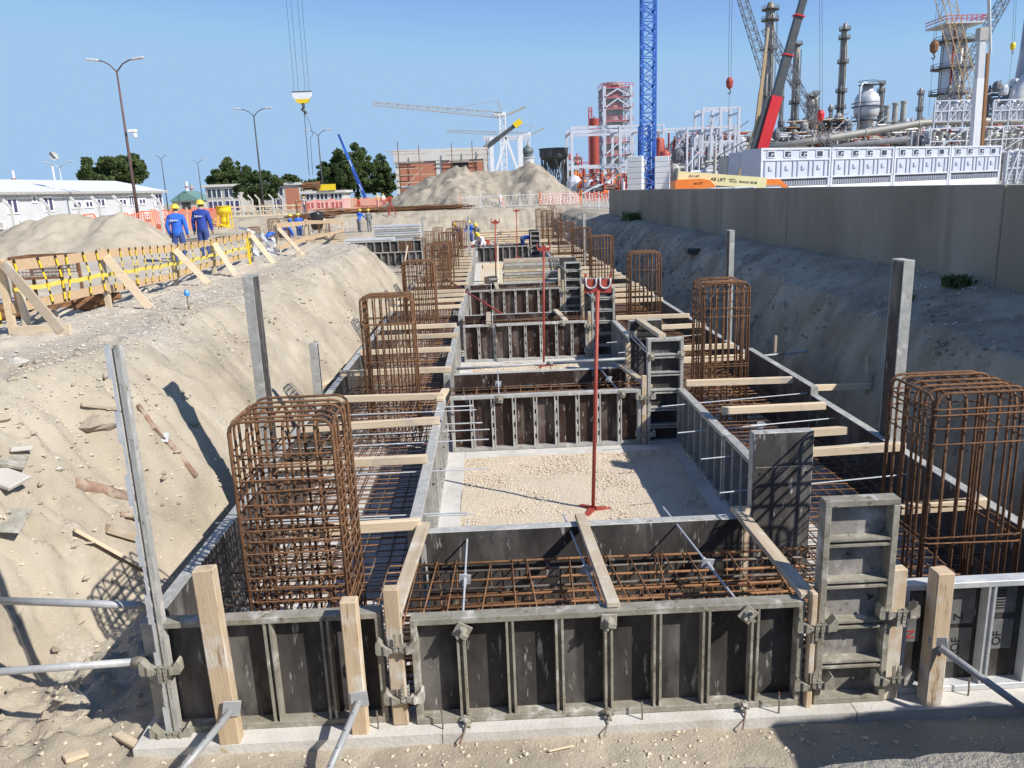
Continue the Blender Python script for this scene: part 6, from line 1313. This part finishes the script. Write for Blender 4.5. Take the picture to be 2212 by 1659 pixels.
# --- far working level: stacks, tarp bag, crate, bars
def farq(px, py, Y): q = at(px, py, Y); q.z = gz(q.x, q.y); return q
q = farq(853, 510, 52); t = thing('panel_stack', 'stack of pale grey formwork sheets on the far left level', 'panel stack', q)
for k in range(16): MB().cbox(-1.3 + random.uniform(-.1, .1), 1.6 + random.uniform(-.15, .15), 0, 1.4, .14 * k, .14 * k + .11, .01).build('sheet', ['galv_pale', 'galv', 'concrete'][k % 3], t)
q = farq(800, 512, 50); t = thing('panel_stack', 'lower stack of pale panels beside the bank end', 'panel stack', q)
for k in range(9): MB().cbox(-1.6, 1.4, 0, 1.2, .15 * k, .15 * k + .12, .01).build('sheet', 'galv_pale', t)
q = Vector((-5.6, 42.5, 0)); panel('low dark formwork left of the trench beyond the bank end', (-6.2, 43, .25), 0, 2.6, .8, 6, fm='galv'); panel('second low dark formwork beyond the bank end, further back', (-8.2, 47.5, .6), 0, 4.2, .8, 8)
timber('leaning_board', 'pale board leaning against the low dark formwork', 'board', (-4.6, 41.8, 0), (-4.35, 42.8, 1.35), .14, .05, 'timber', ref=(1, 0, 0))
q = farq(888, 478, 56); t = thing('wooden_box', 'tilted rusty-brown plywood box behind the small cages', 'box', q + Vector((0, 0, .5)), rot=(.2, .35, .4)); MB().cbox(-.6, .5, -.5, .5, 0, .75, .02).build('box', 'rust_light', t); MB().box(-.65, .6, -.55, .55, .76, .8).build('lid', 'timber_old', t)
q = farq(685, 478, 60); t = thing('big_bag', 'black shiny big bag on a timber trestle', 'big bag', q); m = MB(); m.lathe([(.25, .5), (.42, .6), (.5, 1.0), (.47, 1.5), (.5, 1.72), (.3, 1.66), (.02, 1.6)], 12); V = np.array(m.v) * (1 + .05 * RNG.standard_normal((len(m.v), 3))); m.v = [tuple(x) for x in V]; m.build('bag', 'tarp', t, smooth=True); MB().bar((.35, -.3, 0), (.6, -.2, 1.3), .08, .14).build('trestle_leg', 'timber', t); MB().bar((-.5, -.2, .0), (-.3, -.2, .62), .08, .1).build('trestle_leg', 'timber', t)
def heapbars(label, px0, px1, py, Y, n=26, mt='rust', l=2.6, name='bar_pile'):
    a_ = farq(px0, py, Y); W = wid(px1 - px0, Y); a_.z = max(a_.z, gz(a_.x + W / 2, a_.y)); t = thing(name, label, 'rebar pile', a_); m = MB()
    for i in range(n): x = random.uniform(0, W); z = .05 + .45 * random.random()**2; y = random.uniform(-.6, .8); l2 = l * random.uniform(.5, 1.2); m.bar((x - l2 / 2, y, z), (x + l2 / 2, y + random.uniform(-.3, .3), z + random.uniform(-.2, .25)), .07, .07)
    stuff(m.build('bars', mt, t)); return t
heapbars('heap of rusty bars on the far ground under the hanging load', 638, 700, 462, 76, 46); heapbars('long rusty bars lying left of the sand heap', 820, 960, 448, 79, 60, l=5.5); heapbars('tangled rusty bars by the small kiosk', 705, 800, 452, 78, 50, 'rust_light')
heapbars('planks and scraps on the far left level', 655, 730, 500, 52, 26, 'timber', 1.8, 'plank_pile'); heapbars('cut planks near the bent workers', 585, 650, 500, 49, 16, 'timber', 1.6, 'plank_pile')
# tripod theodolite
q = farq(845, 462, 76); q.z = max(q.z, GR); t = thing('survey_tripod', 'red surveying tripod standing left of the sand heap', 'tripod', q)
for a in (.3, 2.4, 4.5): MB().bar((.45 * math.cos(a), .45 * math.sin(a), 0), (0, 0, 1.3), .07, .07).build('leg', 'red_paint', t)
MB().cbox(-.15, .15, -.12, .12, 1.3, 1.7, .03).build('instrument', 'red_paint', t)
# far end of the trench: timber stack, red barrel, heap of clamps, trestle
q = Vector((1.0, 58, 0)); t = thing('timber_stack', 'wide stack of pale timbers closing the far end of the trench', 'timber stack', (-1.5, 60, 0))
for k in range(7): MB().cbox(random.uniform(-.2, .2), 6.4 + random.uniform(-.4, .2), random.uniform(-.1, .1), 1.5, .17 * k, .17 * k + .14, .01).build('timber', 'timber', t)
t = thing('steel_barrel', 'dark red barrel standing behind the far cross beam', 'barrel', (-.35, 49.5, .0)); MB().lathe([(.36, 0), (.36, .5), (.39, .53), (.36, .56), (.38, 1.1), (.4, 1.12), (.34, 1.1), (.33, .9)], 18).build('shell', 'red_paint', t)
t = thing('clamp_heap', 'heap of galvanised clamps beside the dark red barrel', 'clamp heap', (.2, 49, 0)); m = MB()
for i in range(90): p = Vector((random.gauss(.45, .35), random.gauss(0, .3), abs(random.gauss(.55, .35)))); d_ = Vector((random.gauss(0, 1), random.gauss(0, 1), random.gauss(0, 1))).normalized() * .17; m.bar(p - d_, p + d_, .07, .05)
stuff(m.build('clamps', 'galv', t))
t = thing('red_trestle', 'small rust-red trestle left of the barrel', 'trestle', (-1.5, 49.0, 0)); 
for x in (0, .55): MB().bar((x, 0, 0), (x, 0, .75), .1, .1).build('leg', 'red_paint', t)
MB().bar((-.05, 0, .8), (.6, 0, .8), .12, .1).build('top', 'red_paint', t)

# ------------------------------------------------------------------ people
def person(label, loc, rz, torso=4., thigh=((3, 0), (3, 0)), shin=((-3, 0), (-3, 0)), arms=((-6, 8), (-6, 8)), fore=((10, 4), (10, 4)), jacket='blue_jacket', legs='jeans', hat='hardhat', s=1., head=0., vest=None, logo=False, fingers=False):
    """angles in degrees: forward swing, then outward; the figure faces its own +y"""
    def dirv(fwd, out, sgn): a, b = R(fwd), R(out); return Vector((sgn * math.sin(b), math.sin(a) * math.cos(b), -math.cos(a) * math.cos(b)))
    V = []; E = []; RAD = []; SEG = []
    def v(p, r, par=None, lab='body'):
        V.append(Vector(p)); RAD.append(r if isinstance(r, tuple) else (r, r))
        if par is not None: E.append((par, len(V) - 1)); SEG.append((par, len(V) - 1, lab))
        return len(V) - 1
    T = Vector((0, math.sin(R(torso)), math.cos(R(torso)))); Nf = Vector((0, T.z, -T.y)); hd = R(torso * .55 + head); Hd = Vector((0, math.sin(hd), math.cos(hd)))
    pel = v((0, 0, 0), (.17, .135)); hem = v(T * .05, (.19, .15), pel, 'jacket'); wst = v(T * .18, (.185, .145), hem, 'jacket'); chs = v(T * .36 + Nf * .01, (.21, .15), wst, 'jacket'); upc = v(T * .47, (.17, .115), chs, 'jacket')
    nck = v(T * .56 + Nf * .01, .062, upc, 'skin'); h1 = v(T * .57 + Hd * .09 + Nf * .02, (.078, .085), nck, 'hair'); h2 = v(T * .57 + Hd * .19 + Nf * .02, (.075, .088), h1, 'hair'); v(T * .57 + Hd * .23, (.05, .06), h2, 'hair')
    hdn = Vector((0, Hd.z, -Hd.y)); v(T * .57 + Hd * .11 + hdn * .105, .02, h1, 'skin')
    feet = []
    for k, sg in enumerate((-1, 1)):
        sh = v(T * .475 + Vector((sg * .20, 0, 0)), .092, upc, 'jacket'); da = dirv(arms[k][0] + 0, arms[k][1], sg); df = dirv(*fore[k], sg)
        el = v(V[sh] + da * .29, .075, sh, 'jacket'); wr = v(V[el] + df * .235, .055, el, 'jacket'); pm = v(V[wr] + df * .085, (.042, .026), wr, 'skin')
        if fingers:
            side = df.cross(Nf).normalized()
            for j in range(4): k1 = v(V[pm] + df * .045 + side * (.018 * (j - 1.5)), .0095, pm, 'skin'); v(V[k1] + df * (.038 - .006 * abs(j - 1)) + Nf * .018, .0085, k1, 'skin')
            v(V[wr] + df * .075 + side * .045 * -sg + Nf * .025, .011, wr, 'skin')
        else: v(V[pm] + df * .09 + Nf * .02, .022, pm, 'skin'); v(V[wr] + df * .1 + Nf * .045, .014, wr, 'skin')
        hp = v((sg * .095, 0, -.06), .118, pel, 'legs'); dt = dirv(*thigh[k], sg); dsn = dirv(*shin[k], sg)
        kn = v(V[hp] + dt * .42, .09, hp, 'legs'); ca = v(V[kn] + dsn * .14 - Vector((0, .015, 0)), .083, kn, 'legs'); an = v(V[kn] + dsn * .41, .066, ca, 'legs'); ft = v(V[an] + Vector((0, .05, -.045)), .046, an, 'shoe'); v(V[an] + Vector((sg * .02, .17, -.05)), .04, ft, 'shoe'); feet.append(V[an].z - .09)
    z0 = -min(feet); me = bpy.data.meshes.new('b'); me.from_pydata([tuple(p + Vector((0, 0, z0))) for p in V], E, []); o = bpy.data.objects.new('tmp', me); COL.objects.link(o)
    sk = o.modifiers.new('skin', 'SKIN'); sk.use_smooth_shade = True; sv = me.skin_vertices[0].data
    for i, r_ in enumerate(RAD): sv[i].radius = r_
    sv[0].use_root = True; sb = o.modifiers.new('sub', 'SUBSURF'); sb.levels = 1; bpy.context.view_layer.update()
    bm_ = bpy.data.meshes.new_from_object(o.evaluated_get(bpy.context.evaluated_depsgraph_get())); bpy.data.objects.remove(o)
    order = ['body', 'jacket', 'skin', 'hair', 'legs', 'shoe']; mt = {'body': legs, 'jacket': jacket, 'skin': 'skin', 'hair': 'bark', 'legs': legs, 'shoe': 'black'}
    bm_.materials.clear(); [bm_.materials.append(MATS[mt[n_]]) for n_ in order]
    A_ = np.array([V[a] + Vector((0, 0, z0)) for a, b, l in SEG]); B_ = np.array([V[b] + Vector((0, 0, z0)) for a, b, l in SEG]); rb = np.array([.5 * (RAD[a][0] + RAD[b][0]) for a, b, l in SEG])
    for pl_ in bm_.polygons:
        c = np.array(pl_.center); d_ = B_ - A_; u = np.clip(((c - A_) * d_).sum(1) / ((d_ * d_).sum(1) + 1e-9), 0, 1); q = np.linalg.norm(A_ + d_ * u[:, None] - c, axis=1) / rb; l = SEG[int(np.argmin(q))][2]
        if l == 'hair' and (Vector(c) - (V[h1] + Vector((0, 0, z0)))).dot(hdn) > .01: l = 'skin'
        pl_.material_index = order.index(l); pl_.use_smooth = True
    t = thing('person', label, 'person', loc, rz); t.scale = (s,) * 3; inst('body', bm_, t)
    hc = V[h1] + Hd * .10 + Vector((0, 0, z0)) + hdn * .01
    if hat: MB().lathe([(.150, 0), (.152, .012), (.122, .02), (.118, .06), (.095, .115), (.05, .145), (.0, .152)], 16).build('hard_hat', hat, t, hc - Hd * .03, (-hd, 0, 0), True)
    if logo:
        ctr = T * .36 + Vector((0, 0, z0)) - Nf * .162; m = MB()
        for sg in (-1, 1): m.path([ctr + Vector((-.095 + sg * .045, 0, 0)) + T * .035, ctr + Vector((-.095 + sg * .012, -.004, 0)), ctr + Vector((-.095 + sg * .045, 0, 0)) - T * .035], .013, 5)
        for k in range(3): m.box(ctr.x - .03 + .045 * k, ctr.x + .004 + .045 * k, ctr.y - .008, ctr.y + .01, ctr.z - .017, ctr.z + .017)
        m.build('back_print', 'white_cloth', t)
    if vest: MB().lathe([(.17, 0), (.195, .12), (.2, .26), (.15, .33)], 12).build('vest', vest, t, T * .12 + Vector((0, 0, z0)), (-R(torso), 0, 0)).scale = (1., .74, 1)
    return t
def stand(px, Y): q = base(px, Y); q.z = gz(q.x, q.y); return q
q = stand(375, 25.6); q.z -= .02; person('man in bright blue work jacket with yellow helmet, seen from behind, left of two', q, .05, 3, arms=((-14, 16), (-4, 14)), fore=((16, -6), (6, 6)), logo=True, fingers=True, thigh=((0, 5), (4, 5)), shin=((-4, 3), (-2, 3)))
q = stand(430, 26.6); person('man in darker blue work jacket with yellow helmet, seen from behind, right of two', q, -.08, 2, arms=((-4, 14), (-2, 14)), fore=((8, 4), (10, 4)), jacket='navy_jacket', logo=True, fingers=True, s=1.03)
q = stand(618, 52); person('man in blue standing sideways among the far left cages', q, -1.3, 10, arms=((25, 5), (30, 5)), fore=((60, 0), (60, 0)))
q = stand(640, 53); person('man in blue with his back turned at the far left cages', q, .2, 12, arms=((10, 12), (10, 12)), fore=((50, -8), (50, -8)))
q = stand(600, 50); person('man in blue bending low over a far cage', q, -1.2, 82, thigh=((12, 4), (8, 4)), shin=((-12, 2), (-10, 2)), arms=((30, 8), (30, 8)), fore=((20, 0), (20, 0)), head=-30)
q = stand(568, 50.5); person('man in blue crouching half hidden by a far cage', q, -.4, 60, thigh=((75, 10), (70, 10)), shin=((-60, 0), (-60, 0)), arms=((50, 8), (50, 8)), fore=((60, 0), (60, 0)), hat=None)
q = stand(771, 64); person('man in blue leaning on a rail near the far tape screen', q, -.6, 14, arms=((40, 5), (40, 5)), fore=((90, 0), (90, 0)), legs='grey_cloth'); q = stand(793, 65); person('man in grey work clothes beside the leaning man', q, .2, 6, jacket='grey_cloth', legs='grey_cloth', arms=((10, 10), (10, 10)), fore=((50, -10), (50, -10)))
q = stand(655, 92); person('small distant man in pale clothes under the hanging load', q, -1.2, 3, jacket='white_cloth', s=1.0)
for px, Y, jk, lb, rz in ((815, 118, 'cream', 'tiny distant man in a yellow vest by the blue boom', 0), (828, 118, 'white_cloth', 'tiny distant man in white by the sand heap', .5)): person(lb, stand(px, Y), rz, 3, jacket=jk)
def tr(px, Y, z=.0): q = base(px, Y); q.z = z; return q
person('crouching worker in dark blue, seen from behind on the left footing', tr(963, 41, .75), .3, 55, thigh=((80, 12), (80, 12)), shin=((-70, 0), (-70, 0)), arms=((50, 8), (50, 8)), fore=((70, 0), (70, 0)), jacket='navy_jacket', hat=None)
person('worker standing tall in blue with bright yellow helmet far down the trench', tr(1012, 53, .4), 2.6, 10, arms=((20, 10), (20, 10)), fore=((70, -10), (70, -10)))
person('worker in grey-blue looking down at his hands far down the trench', tr(1026, 51.5, .3), 2.9, 16, jacket='grey_cloth', legs='grey_cloth', arms=((25, 10), (25, 10)), fore=((90, -15), (90, -15)), head=15)
person('worker stooping behind the left far cages', tr(990, 53, .4), 2.2, 35, arms=((30, 8), (30, 8)), fore=((60, 0), (60, 0)), jacket='navy_jacket')
person('worker in white shirt kneeling and reaching over the far cross beam', tr(1040, 46.9, .45), 2.5, 48, thigh=((70, 12), (20, 8)), shin=((-50, 0), (-80, 0)), arms=((40, 20), (60, 10)), fore=((50, 10), (50, 0)), jacket='white_cloth', legs='grey_cloth')
person('worker with a red vest crouching behind the man in white', tr(1041, 48.8, .55), 1.2, 40, thigh=((85, 8), (85, 8)), shin=((-60, 0), (-60, 0)), jacket='white_cloth', vest='red_cloth', arms=((40, 8), (40, 8)), fore=((60, 0), (60, 0)))
person('worker in blue bent double beside the far tall panel', tr(1124, 47.6, .3), -1.45, 88, thigh=((6, 5), (14, 5)), shin=((-8, 2), (-12, 2)), arms=((20, 8), (30, 8)), fore=((15, 0), (25, 0)), jacket='navy_jacket', head=-20)
person('worker in a red helmet glimpsed above the sandy mound', stand(121, 47) + Vector((0, 0, .0)), .4, 5, jacket='grey_cloth', hat='red_bright')
